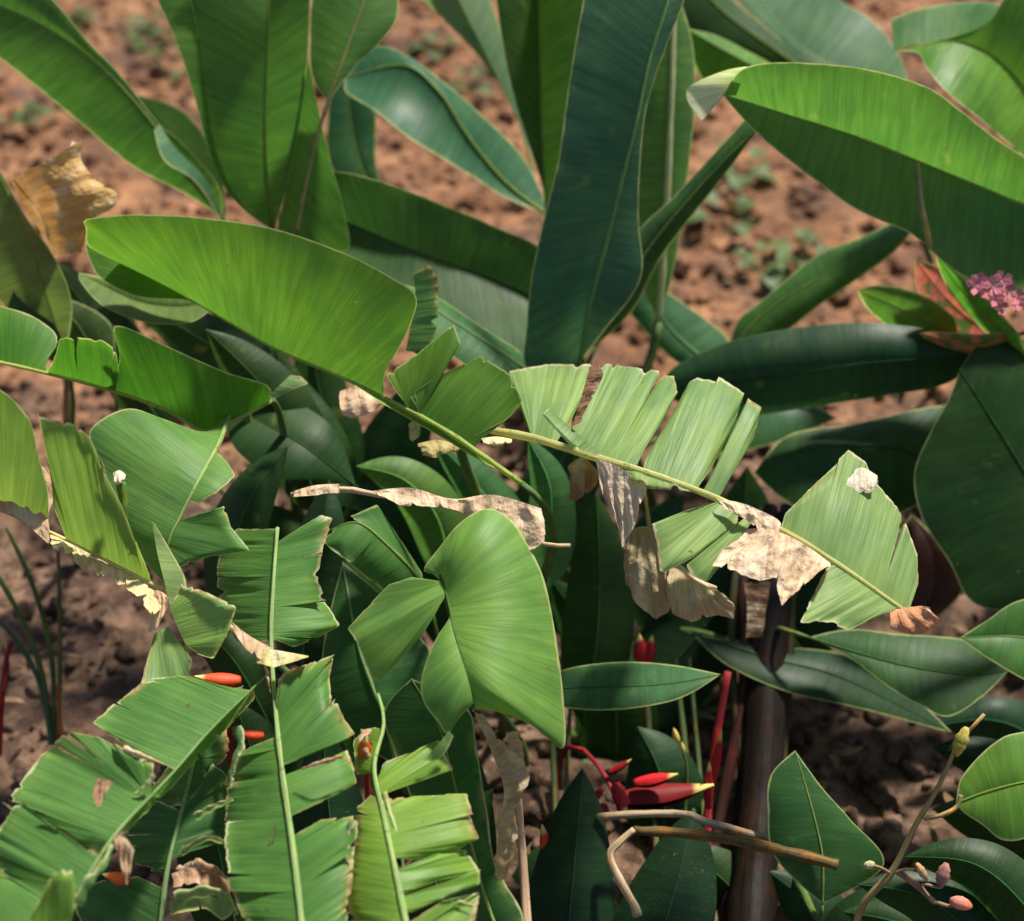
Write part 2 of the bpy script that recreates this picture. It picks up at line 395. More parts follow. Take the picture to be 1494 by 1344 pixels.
# colours
BRIGHT = (.085, .20, .022); MIDG = (.055, .15, .03); BLUE = (.032, .115, .055); DARK = (.022, .07, .02)
PALE = (.15, .27, .10); YEL = (.16, .29, .05); GREY = (.09, .17, .10); LIVELY = (.075, .20, .045)
TAN = (.50, .36, .22); BEIGE = (.62, .48, .33); OCHRE = (.42, .25, .07); OLIVE = (.36, .30, .17); UMBER = (.20, .11, .06)
T = True

def under(x, y, d, dx=0.0, dy=0.06):
    p = px(x, y, d); return Vector((p.x+dx, p.y+dy, 0))
HG = 'heliconia plants growing in a dense clump'
def plant(label, x, y, d, dx=0.0, dy=0.06, name='heliconia_plant', cat='plant', group=HG):
    return Plant(name, label, cat, group, at3=under(x, y, d, dx, dy))

# ================================================================= upper left
p = plant('heliconia with a green leaf slanting out over the bare soil at upper left', 330, 320, 2.72)
p.leaf([(325,318,2.74),(290,272,2.70),(245,215,2.66),(215,170,2.63),(150,100,2.60),(60,36,2.58),(-60,-15,2.6)],
 [([(325,318),(270,283),(190,240),(100,165),(0,85),(-70,40),(-60,-15)], .035),
  ([(325,318),(318,270),(262,205),(232,180),(172,105),(130,62),(85,8),(30,-40),(-60,-15)], -.02)], MIDG, rib=.0035, rim=1)
mb = MB(); patch(mb, cr([(232,180,2.63),(255,215,2.62),(300,262,2.66),(325,318,2.72)],40), [(225,190),(240,235),(285,265),(322,322)], 1, -.04); 
p.part(mb, 'leaf_edge_roll', M_LEAF, (.06,.15,.07,.2))
p.leaf([(330,320,2.85),(290,250,2.9),(240,185,2.95),(200,138,2.98)],
 [([(330,320),(260,250),(212,190),(200,138)], .06), ([(330,320),(320,240),(270,165),(200,138)], -.08)], DARK, rib=.002)

p = plant('heliconia with a broad upright leaf and folded pale sides at top left', 398, 335, 2.62)
p.leaf([(400,338,2.62),(388,250,2.56),(386,150,2.50),(391,40,2.46),(396,-60,2.46)],
 [([(400,338),(350,300),(318,235),(300,150),(288,50),(278,-60),(396,-60)], -.05, {'bow':.0}),
  ([(400,338),(424,250),(440,160),(449,85),(452,0),(455,-60),(396,-60)], -.05, {'bow':.0}),
  ([(392,332,-.02),(340,290,-.02),(308,232,-.03),(283,140,-.03),(258,65,-.02),(226,-10,.0),(210,-60,.0)], 0, {'rail':[(400,338,2.62),(352,297,2.57),(320,235,2.53),(302,150,2.48),(290,50,2.44),(280,-60,2.43)]}),
  ([(404,335,0),(445,352,0),(507,366,0),(500,300,0),(482,235,0),(466,165,0),(449,85,0)], 0, {'rail':[(404,335,2.62),(410,310,2.60),(420,260,2.57),(430,200,2.53),(440,150,2.49),(449,85,2.45)]})],
 MIDG, rib=.0038, ribcol=(.25,.34,.08), worn=.05)

p = plant('heliconia at the top edge whose stalk crosses the broad upright leaf at left', 430, 345, 2.5)
p.leaf([(430,345,2.52),(452,240,2.50),(478,150,2.49),(505,75,2.50),(532,0,2.52),(550,-60,2.55)],
 [([(478,150),(455,110),(452,60),(455,0),(470,-60),(550,-60)], .04),
  ([(478,150),(520,95),(552,65),(578,30),(582,-5),(585,-60),(550,-60)], .02)], (.05,.14,.03), rib=.0042, tip=.5, ribcol=(.22,.22,.09), dirk=.06)

p = plant('heliconia with a bluish cupped leaf whose tip points left above the soil', 795, 312, 2.85)
p.leaf([(797,312,2.85),(745,272,2.84),(705,228,2.82),(672,182,2.80),(642,135,2.79),(590,95,2.80),(505,112,2.84)],
 [([(797,312),(740,290),(690,258),(640,228),(595,200),(545,160),(505,135),(505,112)], -.07, {'bow':-.02}),
  ([(797,312),(792,285),(760,225),(700,165),(645,118),(592,80),(545,68),(505,112)], .05)], (.035,.125,.07), rib=.003, worn=.15)
p.leaf([(600,330,3.05),(540,270,3.0),(515,200,3.0),(505,110,3.0)],
 [([(600,330),(490,255),(478,170),(490,120),(505,110)], 0), ([(600,330),(552,255),(548,165),(530,130),(505,110)], 0)], BLUE, rib=.002, stalk=True)

p = plant('heliconia with a smooth grey-green leaf hanging from the top edge over soil', 770, 300, 3.0)
p.leaf([(790,330,3.0),(765,205,3.0),(735,130,2.98),(690,40,2.96),(640,-60,2.96)],
 [([(790,330),(758,176),(728,115),(678,60),(618,0),(560,-60),(640,-60)], .05),
  ([(790,330),(768,190),(748,120),(732,50),(714,-5),(700,-60),(640,-60)], .05)], (.085,.17,.105), rib=.002)

p = plant('heliconia with a dark green leaf beside the tall blue-green leaf at top', 795, 320, 2.75)
p.leaf([(800,330,2.75),(795,280,2.73),(790,180,2.70),(788,90,2.68),(785,-60,2.66)],
 [([(800,330),(796,288),(778,230),(752,150),(735,75),(724,0),(715,-60),(785,-60)], -.06),
  ([(800,330),(815,240),(840,150),(850,60),(850,-60),(785,-60)], -.10)], (.028,.08,.013), rib=.003)

p = plant('heliconia with the tall blue-green leaf standing upright at top centre', 848, 525, 2.45)
p.leaf([(846,530,2.46),(862,440,2.42),(882,365,2.40),(903,280,2.38),(927,185,2.36),(948,88,2.35),(975,0,2.35),(990,-70,2.36)],
 [([(846,530),(805,548),(766,535),(768,480),(776,400),(796,310),(815,230),(826,150),(840,60),(851,0),(860,-70),(990,-70)], .07, {'bow':-.012}),
  ([(846,530),(882,482),(922,432),(938,390),(932,320),(935,230),(945,150),(975,60),(1000,-5),(1010,-70),(990,-70)], .03)],
 (.04,.115,.075), rib=.0042, ribcol=(.17,.30,.10), worn=.1, tip=.5)
p.leaf([(960,470,2.7),(966,400,2.68),(973,290,2.66),(981,115,2.64),(985,-20,2.64)],
 [([(960,470),(925,380),(928,250),(945,110),(985,-20)], .02), ([(960,470),(985,385),(1003,260),(1014,150),(1010,60),(985,-20)], .02)], (.07,.18,.05), rib=.0075, ribcol=(.42,.46,.27), tip=.6, label='green leaf with a thick whitish midrib')

p = plant('heliconia with a wide dark leaf lying under the tall blue-green leaf', 800, 450, 2.6)
p.leaf([(810,455,2.6),(770,430,2.6),(700,400,2.6),(600,364,2.6),(480,312,2.64)],
 [([(810,455),(800,372),(720,330),(640,296),(560,266),(490,250),(470,270),(480,312)], -.03, {'bow':0}),
  ([(810,455),(795,500),(770,560),(690,500),(600,448),(520,390),(475,340),(480,312)], -.09, {'bow':0})], (.028,.085,.022), rib=.002, ribcol=(.1,.18,.05))
p.leaf([(800,565,2.52),(750,527,2.5),(690,487,2.49),(640,455,2.48),(590,415,2.48)],
 [([(800,565),(770,522),(700,475),(640,435),(590,415)], .04), ([(800,565),(730,560),(660,520),(600,470),(590,415)], -.04)], (.05,.15,.06), rib=.004, ribcol=(.19,.30,.12))

# ================================================================= top right
p = plant('heliconia with a narrow dark leaf at top right of the tall leaf', 1190, 95, 3.2, .5)
p.leaf([(1230,140,3.2),(1150,85,3.16),(1060,20,3.14),(980,-60,3.12)],
 [([(1230,140),(1140,98),(1060,78),(1000,45),(965,10),(980,-60)], .0), ([(1230,140),(1180,85),(1125,45),(1065,-5),(1030,-60),(980,-60)], .06)], DARK, rib=.003)
p = plant('heliconia with a small fresh green leaf tip between dark leaves at top', 1130, 110, 2.9, .5)
p.leaf([(1180,150,2.9),(1120,108,2.86),(1060,75,2.84),(1003,42,2.83)],
 [([(1180,150),(1100,150),(1040,130),(1012,95),(1003,42)], .05), ([(1180,150),(1130,98),(1085,72),(1045,52),(1003,42)], .04)], (.075,.20,.03), rib=.002)
p = plant('heliconia with a wide grey-green leaf at the top right edge', 1300, 110, 2.95, .4)
p.leaf([(1330,140,2.98),(1255,112,2.96),(1190,84,2.95),(1140,40,2.94),(1085,-30,2.94)],
 [([(1330,140),(1250,118),(1185,92),(1130,48),(1085,10),(1055,-30),(1085,-30)], -.03), ([(1330,140),(1312,80),(1275,32),(1225,0),(1180,-40),(1085,-30)], .08)], (.07,.165,.10), rib=.0045, ribcol=(.30,.40,.22), worn=.1)
p = plant('heliconia with a curled bright green leaf in the top right corner', 1500, 260, 2.75, .08)
p.leaf([(1600,330,2.8),(1540,200,2.72),(1470,100,2.66),(1400,62,2.64),(1305,74,2.66)],
 [([(1600,330),(1500,235),(1440,182),(1385,138),(1352,100),(1340,78),(1305,74)], -.10), ([(1600,330),(1620,150),(1560,20),(1480,-12),(1445,30),(1400,50),(1305,74)], -.03)],
 (.085,.22,.03), rib=.0035, ribcol=(.33,.40,.08), worn=.35)
mb = MB(); patch(mb, cr([(1305,74,2.68),(1330,66,2.68),(1400,56,2.68),(1452,28,2.68)],40), [(1300,28),(1345,12),(1400,4),(1450,4),(1470,15)], 1, .10)
p.part(mb, 'leaf_curl', M_LEAF, (.05,.14,.03,.3))

p = plant('heliconia with the large half-folded leaf reaching in from the right edge', 1560, 320, 2.35, .1)
p.leaf([(1640,345,2.52),(1494,299,2.46),(1440,277,2.43),(1350,240,2.39),(1250,200,2.34),(1140,165,2.29),(1055,138,2.26)],
 [([(1640,345),(1560,270),(1494,228),(1450,200),(1400,160),(1350,126),(1260,100),(1150,91),(1085,100),(1055,138)], -.13, {'bow':.012}),
  ([(1640,345),(1520,420),(1440,420),(1380,385),(1330,342),(1250,306),(1180,256),(1110,200),(1062,148),(1055,138)], -.015, {'bow':-.015})],
 (.062,.165,.036), rib=.004, ribcol=(.25,.36,.10), worn=.15)
mb = MB(); patch(mb, cr([(1056,141,2.262),(1068,122,2.258),(1090,98,2.25)],40), [(1024,176),(1016,168),(1004,150),(1001,132),(1015,120),(1040,109),(1064,101),(1090,97)], 1, -.02, smooth=True, dist_scale=False)
p.part(mb, 'leaf_tip', M_LEAF, (.46,.52,.36,.3), 'pale whitish folded tip')
p.stem([(1338,236,2.36),(1343,290,2.36),(1352,335,2.37),(1356,362,2.38)], .004, .0055, (.32,.30,.13), 'hanging_stalk')
p.leaf([(1600,420,2.56),(1494,400,2.55),(1430,370,2.54),(1380,310,2.54),(1350,235,2.55)],
 [([(1600,420),(1480,430),(1430,412),(1375,372),(1345,320),(1350,235)], -.0), ([(1600,420),(1560,330),(1480,270),(1350,235)], .0)], (.045,.14,.035), rib=.002)
p.leaf([(1640,520,2.6),(1500,420,2.55),(1482,380,2.54),(1470,330,2.53),(1458,270,2.53)],
 [([(1640,520),(1480,425),(1462,340),(1458,270)], 0), ([(1640,520),(1530,380),(1500,300),(1458,270)], 0)], (.08,.19,.07), rib=.003)

p.leaf([(1680,560,2.7),(1720,380,2.65),(1760,180,2.62),(1780,-60,2.6)], [([(1680,560),(1610,380),(1620,160),(1700,0),(1780,-60)], .05), ([(1680,560),(1840,380),(1880,160),(1840,0),(1780,-60)], .05)], MIDG)  # this and the next two leaves: unseen, added to shade the lower right
p.leaf([(1700,640,2.9),(1640,420,2.95),(1600,200,3.0),(1560,-20,3.05)], [([(1700,640),(1540,440),(1500,220),(1560,-20)], .0), ([(1700,640),(1740,420),(1700,180),(1560,-20)], .0)], MIDG)
p.leaf([(1760,700,2.4),(1720,560,2.3),(1640,480,2.22),(1530,450,2.2)], [([(1760,700),(1640,650),(1560,560),(1530,450)], -.03), ([(1760,700),(1800,520),(1660,420),(1530,450)], .05)], MIDG)
p = plant('heliconia shoot with a rolled dark leaf slanting up across the soil', 890, 470, 2.62)
p.leaf([(870,505,2.62),(905,440,2.60),(945,365,2.58),(1005,290,2.55),(1060,230,2.52),(1112,180,2.5)],
 [([(870,505),(880,440),(925,345),(985,285),(1050,215),(1098,165),(1112,180)], .04, {'bow':.012}), ([(870,505),(925,450),(965,375),(1030,290),(1080,225),(1112,180)], .03, {'bow':.012})], (.035,.10,.035), rib=.003)
p = plant('heliconia shoot with a long dark leaf pointing up right over the soil', 1080, 500, 2.75)
p.leaf([(1060,525,2.75),(1100,470,2.74),(1160,425,2.72),(1230,388,2.70),(1330,338,2.66)],
 [([(1060,525),(1075,470),(1110,440),(1190,375),(1260,345),(1312,322),(1330,338)], .05, {'bow':.01}), ([(1060,525),(1140,488),(1190,450),(1240,415),(1300,372),(1330,338)], -.01, {'bow':.01})], (.04,.12,.03), rib=.002)
p.leaf([(1060,545,2.8),(1010,510,2.8),(970,470,2.8),(920,400,2.8)],
 [([(1060,545),(990,530),(930,470),(905,430),(920,400)], 0), ([(1060,545),(1062,495),(1000,445),(950,412),(920,400)], .04)], BLUE, rib=.004, ribcol=(.16,.27,.14))
p = plant('heliconia with a broad blackish green leaf lying behind the torn pale leaf', 1010, 560, 2.6)
p.leaf([(960,570,2.6),(1050,560,2.56),(1160,545,2.52),(1280,528,2.50),(1440,520,2.5)],
 [([(960,570),(985,535),(1060,500),(1150,480),(1250,471),(1340,478),(1420,500),(1440,520)], .03, {'bow':.015}),
  ([(960,570),(1040,610),(1110,606),(1200,591),(1300,576),(1380,560),(1440,520)], .05, {'bow':.0})], (.014,.052,.026), rib=.002, worn=0.02, ribcol=(.03,.08,.04))
p.leaf([(960,640,2.75),(1050,600,2.72),(1130,590,2.7),(1220,610,2.7)],
 [([(960,640),(1060,570),(1150,570),(1220,610)], .04), ([(960,640),(1060,660),(1150,640),(1220,610)], -.04)], BLUE, rib=.004, ribcol=(.13,.24,.12))

# ================================================================= middle left
p = plant('heliconia with the big glossy bright green leaf arching across the left', 745, 700, 2.12)
p.leaf([(760,705,2.10),(700,662,2.10),(640,622,2.11),(560,580,2.15),(500,551,2.19),(400,508,2.26),(300,450,2.32),(205,396,2.37)],
 [([(560,580),(562,543),(582,508),(600,470),(607,432),(570,404),(500,368),(400,334),(300,318),(210,313),(160,315),(130,319),(121,322),(126,334),(132,362),(205,396)], -.14, {'bow':.02}),
  ([(300,450),(306,436),(270,436),(200,432),(150,408),(134,388),(128,350),(205,396)], -.05),
  ([(598,600),(562,548),(610,515),(662,472),(672,500),(625,545),(598,577),(612,607)], .0, {'torn':T,'fray':2,'slits':0}),
  ([(612,607),(604,572),(640,548),(700,520),(742,545),(762,585),(742,610),(692,636),(690,655)], .03, {'torn':T,'fray':2,'bow':.01,'slits':0}),
  ([(740,690),(700,672),(640,636),(560,590),(500,560)], .02)],
 (.078,.185,.026), rib=.0045, ribcol=(.32,.42,.10), worn=.12, label='bright yellow-green leaf')
p.leaf([(330,432,2.36),(270,448,2.38),(200,440,2.40),(115,398,2.42)],
 [([(330,432),(280,470),(210,470),(150,446),(118,412),(115,398)], -.05), ([(330,432),(250,425),(180,410),(115,398)], .02)], (.10,.17,.06), rib=.001, stalk=False, label='pale olive leaf curled underneath')

mb = MB(); patch(mb, cr([(592,512,2.3),(600,470,2.29),(606,430,2.28),(602,400,2.28)],40), [(622,522),(638,480),(640,420),(636,394),(624,387)], 1, -.02, torn=True, fray=3, slits=0)
p.part(mb, 'torn_flap', M_LEAF, (.13,.26,.10,.8), 'pale green upright shred')
p = plant('heliconia with a notched green leaf coming in from the left edge', 390, 575, 2.3)
p.leaf([(395,585,2.32),(340,615,2.27),(300,630,2.24),(240,597,2.22),(150,566,2.20),(70,545,2.18),(-60,515,2.18)],
 [([(395,585),(390,562),(330,543),(250,508),(185,478),(165,478),(174,512),(172,535),(150,566)], -.07, {'smooth':True}),
  ([(170,568),(174,540),(170,512),(150,498),(87,490),(82,515),(70,540),(70,545)], -.07, {'torn':T,'fray':1}),
  ([(70,545),(68,528),(82,505),(80,485),(45,460),(0,446),(-60,430),(-60,515)], .06, {'smooth':True})],
 (.06,.19,.02), rib=.0036, ribcol=(.36,.40,.12), worn=.15, tip=.8, dirk=.03)
mb = MB(); patch(mb, cr([(392,577,2.27),(408,562,2.265),(424,547,2.27)],20), [(402,582),(428,568),(450,560),(440,550)], 1, -.02, torn=True, fray=1, slits=0)
p.part(mb, 'torn_flap', M_LEAF, (.17,.28,.12,.4))
p.leaf([(520,710,2.42),(450,655,2.40),(390,620,2.42),(330,590,2.45)],
 [([(520,710),(490,630),(440,590),(385,560),(330,590)], .05), ([(520,710),(470,700),(400,695),(340,650),(330,590)], -.03)], (.018,.06,.016), rib=.0015, ribcol=(.04,.09,.03), dirk=.02, worn=0)

p = plant('heliconia with a ribbed leaf striped by shade, left of the withered centre', 345, 590, 2.15, 0, .12)
p.leaf([(352,560,2.38),(336,600,2.28),(319,648,2.13),(290,700,2.06),(265,750,2.04),(245,795,2.03),(240,860,2.05)],
 [([(335,605),(300,630),(240,612),(190,596),(148,612),(130,636),(150,680),(172,760),(205,812),(238,850),(240,860)], .05, {'bow':.01}),
  ([(322,640),(330,672),(345,695),(318,718),(290,735),(270,745)], .0, {'slits':0,'torn':T,'fray':2}),
  ([(262,757),(290,765),(327,738),(336,768),(365,804),(305,812),(252,832),(245,800)], .0, {'slits':0,'torn':T,'fray':1.5})],
 (.10,.23,.07), rib=.0045, ribcol=(.30,.42,.15), worn=.2, dirk=.015)
mb = MB(); patch(mb, cr([(222,760,1.99),(228,800,1.99),(240,850,1.98),(250,892,1.98)],40), [(226,765),(250,805),(272,850),(262,880),(252,893)], 1, .02, wav=.002)
p.part(mb, 'folded_strip', M_LEAF, (.19,.28,.10,.3))
mb = MB(); patch(mb, cr([(248,890,1.98),(255,905,1.98),(268,935,1.98),(275,945,1.98)],30), [(266,850),(305,865),(347,885),(335,920),(312,962),(290,955)], 1, -.07, wav=.003, torn=True, fray=1.5, slits=0)
patch(mb, cr([(225,925,1.98),(235,918,1.98),(246,915,1.98)],30), [(204,1002),(222,1012),(238,1020),(268,1005),(281,965)], 1, -.05, slits=0, wav=.004, torn=True, fray=2)
patch(mb, cr([(246,915,1.98),(256,922,1.98),(262,935,1.98)],30), [(270,945),(281,960),(270,1000)], 1, -.01, wav=.004, torn=True, fray=2)
p.part(mb, 'torn_flap', M_LEAF, (.17,.29,.10,.75))

p = plant('heliconia with a light green torn leaf and cream ragged midrib at left edge', 395, 955, 2.05, 0, .12)
pl = p.leaf([(400,965,2.06),(330,910,2.03),(240,862,2.0),(160,820,1.98),(75,777,1.97),(0,745,1.97),(-60,720,1.98)],
 [([(232,858),(215,830),(198,790),(178,738),(152,690),(132,636),(108,616),(55,605),(66,650),(74,700),(78,740),(96,790)], -.12, {'torn':T,'fray':2,'bow':.006}),
  ([(72,775),(70,720),(55,660),(42,610),(0,568),(-60,540),(-60,720)], -.12, {'bow':.006})],
 (.17,.28,.065), rib=.0045, ribcol=(.55,.50,.24), worn=.55)
p.dry([(-20,745,1.95),(20,752,1.95),(50,775,1.95),(72,795,1.95)], [(-20,690),(20,688),(60,676),(79,672)], (.50,.33,.20), .006, .03, parent=pl, name='dry_tip', label='tan shrivelled piece', fray=1)
mb = MB()
for (x, y, w, hh) in ((90,788,34,22),(118,800,30,26),(146,818,34,24),(172,828,30,30),(198,846,34,26),(222,862,28,34)):
    a = RNG.uniform(.8, 1.2)
    patch(mb, cr([(x-w/2,y-8,1.985),(x,y-2,1.985),(x+w/2,y+8,1.985)],20), [(x-w*.4,y+hh*.6*a),(x+2,y+hh*a),(x+w*.5,y+hh*.8)], 1, RNG.uniform(-.05,-.015), torn=True, fray=3, crumple=.003)
p.part(mb, 'ragged_stubs', M_DRY, (.62,.56,.30), parent=pl)
p.dry([(224,862,1.98),(233,862,1.98),(242,868,1.98)], [(220,922),(232,918),(246,890)], (.58,.42,.26), .006, -.01, name='dry_tip', parent=pl)

# centre debris where the midrib broke
p.dry([(330,900,1.93),(360,925,1.92),(395,945,1.92)], [(340,925),(360,950),(388,965)], TAN, .006, -.02, name='dry_tip')
p.dry([(380,945,1.92),(400,948,1.91),(450,957,1.92)], [(378,968),(400,972),(448,960)], (.45,.42,.18), .006, -.02, name='dry_tip')
p.dry([(376,958,1.91),(384,970,1.90),(388,985,1.90)], [(388,962),(394,980),(396,1010)], TAN, .005, -.01, name='dry_tip')

# ================================================================= bottom left torn leaves
p = plant('heliconia with a long torn leaf and straight pale midrib at lower left of centre', 450, 1440, 1.72, .0, .05)
p.leaf([(452,1460,1.66),(440,1344,1.71),(428,1240,1.77),(411,1120,1.84),(400,1010,1.91),(396,930,1.96),(399,850,2.01),(405,770,2.06)],
 [([(403,1040),(408,1000),(405,985),(490,955),(484,985),(487,1020),(500,1050),(518,1075),(470,1095),(412,1118)], .03, {'torn':T,'fray':2.5}),
  ([(413,1128),(470,1110),(512,1092),(520,1112),(527,1140),(480,1165),(424,1200)], .03, {'torn':T,'fray':2.5,'tears':1}),
  ([(424,1203),(470,1195),(520,1188),(523,1210),(518,1240),(515,1290),(505,1344),(500,1420),(452,1460)], .03, {'torn':T,'fray':4,'tears':4}),
  ([(395,930),(430,945),(470,930),(502,912),(480,880),(465,848),(472,800),(487,755),(470,750),(440,768),(405,790)], .03, {'torn':T,'fray':2.5,'tears':2}),
  ([(396,935),(345,937),(325,905),(316,850),(320,800),(345,772),(405,772)], .10, {'torn':T,'fray':3}),
  ([(401,1020),(365,1090),(335,1110),(330,1160),(322,1230),(330,1290),(350,1340),(380,1400),(452,1460)], .05, {'torn':T,'fray':4,'tears':3})],
 (.085,.215,.055), rib=.0048, ribcol=(.30,.42,.17), worn=.6, tip=.6)

p = plant('heliconia with the widest torn leaf, ragged flaps spread in the lower left corner', 100, 1460, 1.68, -.03, .05)
p.leaf([(60,1440,1.62),(112,1312,1.68),(165,1222,1.73),(250,1130,1.80),(310,1062,1.85),(392,982,1.91)],
 [([(225,1112),(180,1085),(130,1052),(165,1020),(200,992),(270,985),(330,1002),(392,982)], .05, {'torn':T,'fray':3.5}),
  ([(222,1165),(224,1112),(180,1092),(140,1070),(97,1062),(52,1100),(0,1170),(20,1185),(75,1205),(150,1258),(160,1228)], .06, {'torn':T,'fray':2.5}),
  ([(158,1232),(150,1258),(80,1210),(22,1162),(0,1195),(-30,1235),(0,1275),(80,1310),(115,1305)], .05, {'torn':T,'fray':2.5}),
  ([(115,1308),(60,1300),(0,1262),(-40,1290),(-30,1360),(20,1400),(60,1440)], .03, {'torn':T,'fray':3,'tears':1}),
  ([(160,1232),(185,1215),(250,1150),(320,1075),(372,1020),(392,982)], .06, {'torn':T,'fray':3}),
  ([(110,1318),(110,1310),(150,1268),(163,1232),(165,1222)], .03, {'torn':T,'fray':2})],
 (.09,.215,.06), rib=.0042, ribcol=(.22,.36,.13), worn=.6)
mb = MB(); patch(mb, cr([(40,1345,1.64),(70,1345,1.63),(105,1345,1.63)],30), [(45,1335),(78,1270),(105,1270),(110,1300)], 1, -.02, torn=True, fray=2)
p.part(mb, 'torn_flap', M_LEAF, (.17,.29,.05,.4))
p.dry([(140,1138,1.72),(150,1136,1.72),(166,1142,1.72)], [(134,1160),(140,1178),(148,1172),(160,1150)], (.42,.25,.15), .004, -.01, name='dry_scrap', fray=1)
p.dry([(165,1218,1.72),(182,1222,1.72),(196,1240,1.72)], [(176,1252),(184,1290),(192,1268)], (.42,.28,.17), .006, -.01, name='dry_scrap', fray=2)
p = plant('heliconia with a dim torn leaf between the two larger torn leaves lower left', 225, 1450, 1.85, .0, .05)
p.leaf([(225,1460,1.82),(235,1344,1.84),(246,1260,1.86),(266,1180,1.89),(292,1085,1.93),(330,1010,1.97)],
 [([(264,1185),(225,1165),(180,1195),(165,1240),(200,1262),(240,1280),(244,1270)], .07, {'torn':T,'fray':3}),
  ([(243,1285),(200,1278),(150,1285),(112,1300),(110,1400),(225,1460)], .05, {'torn':T,'fray':3,'tears':1}),
  ([(264,1188),(300,1160),(335,1095),(330,1060),(355,1000),(330,1010)], .03, {'torn':T,'fray':4,'tears':1}),
  ([(248,1255),(290,1240),(340,1225),(338,1180),(330,1130),(310,1115),(268,1182)], .05, {'torn':T,'fray':4,'tears':2}),
  ([(290,1085),(250,1110),(215,1160),(225,1180),(264,1185)], .07, {'torn':T})],
 (.045,.13,.045), rib=.0045, ribcol=(.26,.38,.18), worn=.6)
mb = MB(); patch(mb, cr([(248,1315,1.82),(290,1304,1.81),(340,1318,1.80)],30), [(248,1335),(300,1326),(325,1345),(345,1330)], 1, .0, torn=True, fray=2)
p.part(mb, 'torn_flap', M_LEAF, (.20,.30,.10,.5))
p.dry([(250,1275,1.84),(290,1265,1.84),(335,1285,1.84)], [(252,1290),(285,1290),(335,1310)], (.40,.24,.14), .008, -.01, name='dry_scrap')

p = plant('heliconia with a yellow-green comb-like torn leaf at bottom centre left', 605, 1450, 1.72, .02, .05)
p.leaf([(612,1460,1.64),(592,1344,1.70),(575,1260,1.75),(560,1190,1.80),(546,1120,1.85),(560,1055,1.9),(548,1000,1.96)],
 [([(560,1180),(556,1166),(610,1160),(680,1158),(688,1185),(705,1222),(660,1245),(600,1255),(572,1252)], .04, {'torn':T,'fray':2}),
  ([(578,1272),(600,1260),(650,1240),(680,1240),(700,1270),(640,1285),(590,1305),(584,1300)], .05, {'torn':T,'fray':1.5}),
  ([(585,1308),(640,1290),(700,1268),(700,1290),(650,1310),(592,1335),(590,1330)], .04, {'torn':T,'fray':1.5}),
  ([(592,1340),(650,1312),(702,1300),(695,1340),(660,1420),(612,1460)], .04, {'torn':T,'fray':2,'tears':2}),
  ([(556,1165),(540,1160),(518,1178),(520,1215),(516,1245),(508,1300),(512,1380),(540,1440),(612,1460)], .04, {'torn':T,'fray':3,'tears':1}),
  ([(550,1140),(560,1112),(600,1098),(645,1076),(655,1100),(667,1122),(610,1140),(556,1162)], .05, {'torn':T,'fray':2}),
  ([(548,1128),(520,1130),(515,1080),(540,1060),(556,1062)], .06, {'torn':T})],
 (.15,.29,.05), rib=.0048, ribcol=(.32,.44,.17), worn=.5, tip=.5)

p = plant('heliconia with a shaded dark leaf edged in white right of the comb-like leaf', 740, 1440, 1.95, .02, .05)
p.leaf([(770,1460,1.9),(715,1330,1.93),(690,1240,1.95),(665,1150,1.98),(640,1060,2.02),(600,990,2.06)],
 [([(770,1460),(765,1344),(738,1290),(720,1250),(712,1190),(705,1150),(695,1090),(680,1030),(600,990)], .0),
  ([(770,1460),(660,1344),(620,1230),(585,1120),(560,1040),(600,990)], .06)], (.035,.11,.035), rib=.003, worn=.35)

# narrow shreds that hang between the torn blades
def shred(q, pts, w, col=(.20,.30,.11,.6), tipw=.3, curl=.0):
    C = cr(pts, 24); m = MB(); L = []; Rr = []
    for i in range(24):
        a, b = C[max(i-1, 0)], C[min(i+1, 23)]; tx, ty = b[0]-a[0], b[1]-a[1]; l = math.hypot(tx, ty) or 1
        k = w*(1-(1-tipw)*(i/23.0)**2)*(1+.25*math.sin(i*.9)); c = C[i]
        L.append((c[0]-ty/l*k, c[1]+tx/l*k, c[2])); Rr.append((c[0]+ty/l*k, c[1]-tx/l*k))
    patch(m, L, Rr, 1, curl, torn=True, fray=1.5, slits=0, bow=.004)
    return q.part(m, 'shred', M_LEAF if len(col) == 4 else M_DRY, col)
TB = {}
for o_ in COL.objects:
    if o_.get('label'): TB[o_['label']] = o_
class Ref:
    def __init__(s, key): s.o = [v for k, v in TB.items() if key in k][0]; s.org = s.o.location.copy()
    part = Plant.part; dry = Plant.dry
qa = Ref('widest torn'); qb = Ref('dim torn'); qc = Ref('long torn'); qd = Ref('yellow-green comb')
shred(qb, [(262,1244,1.84),(300,1222,1.83),(330,1232,1.82),(338,1244,1.82)], 6)
shred(qb, [(285,1192,1.86),(315,1176,1.85),(340,1166,1.84)], 6)
shred(qb, [(345,1060,1.90),(352,1090,1.89),(340,1120,1.88),(332,1170,1.88)], 7, (.09,.19,.07,.8))
shred(qb, [(255,1310,1.82),(300,1300,1.80),(330,1308,1.80),(345,1335,1.81)], 9, (.19,.29,.12,.5))
shred(qc, [(385,1290,1.80),(392,1250,1.79),(402,1204,1.78)], 5, (.17,.28,.09,.5))
shred(qc, [(500,1105,1.80),(470,1112,1.80),(440,1122,1.81)], 4, (.40,.24,.12))
shred(qc, [(515,1195,1.78),(505,1240,1.77),(512,1300,1.75)], 5, (.22,.31,.13,.9))
shred(qa, [(180,1092,1.80),(205,1102,1.79),(240,1116,1.80)], 5, (.46,.36,.22))
shred(qa, [(225,1130,1.77),(208,1150,1.77),(196,1158,1.77)], 4, (.20,.30,.12,.6))
shred(qa, [(112,1320,1.66),(130,1285,1.66),(150,1262,1.67),(164,1232,1.69)], 8, (.13,.25,.08,.5))
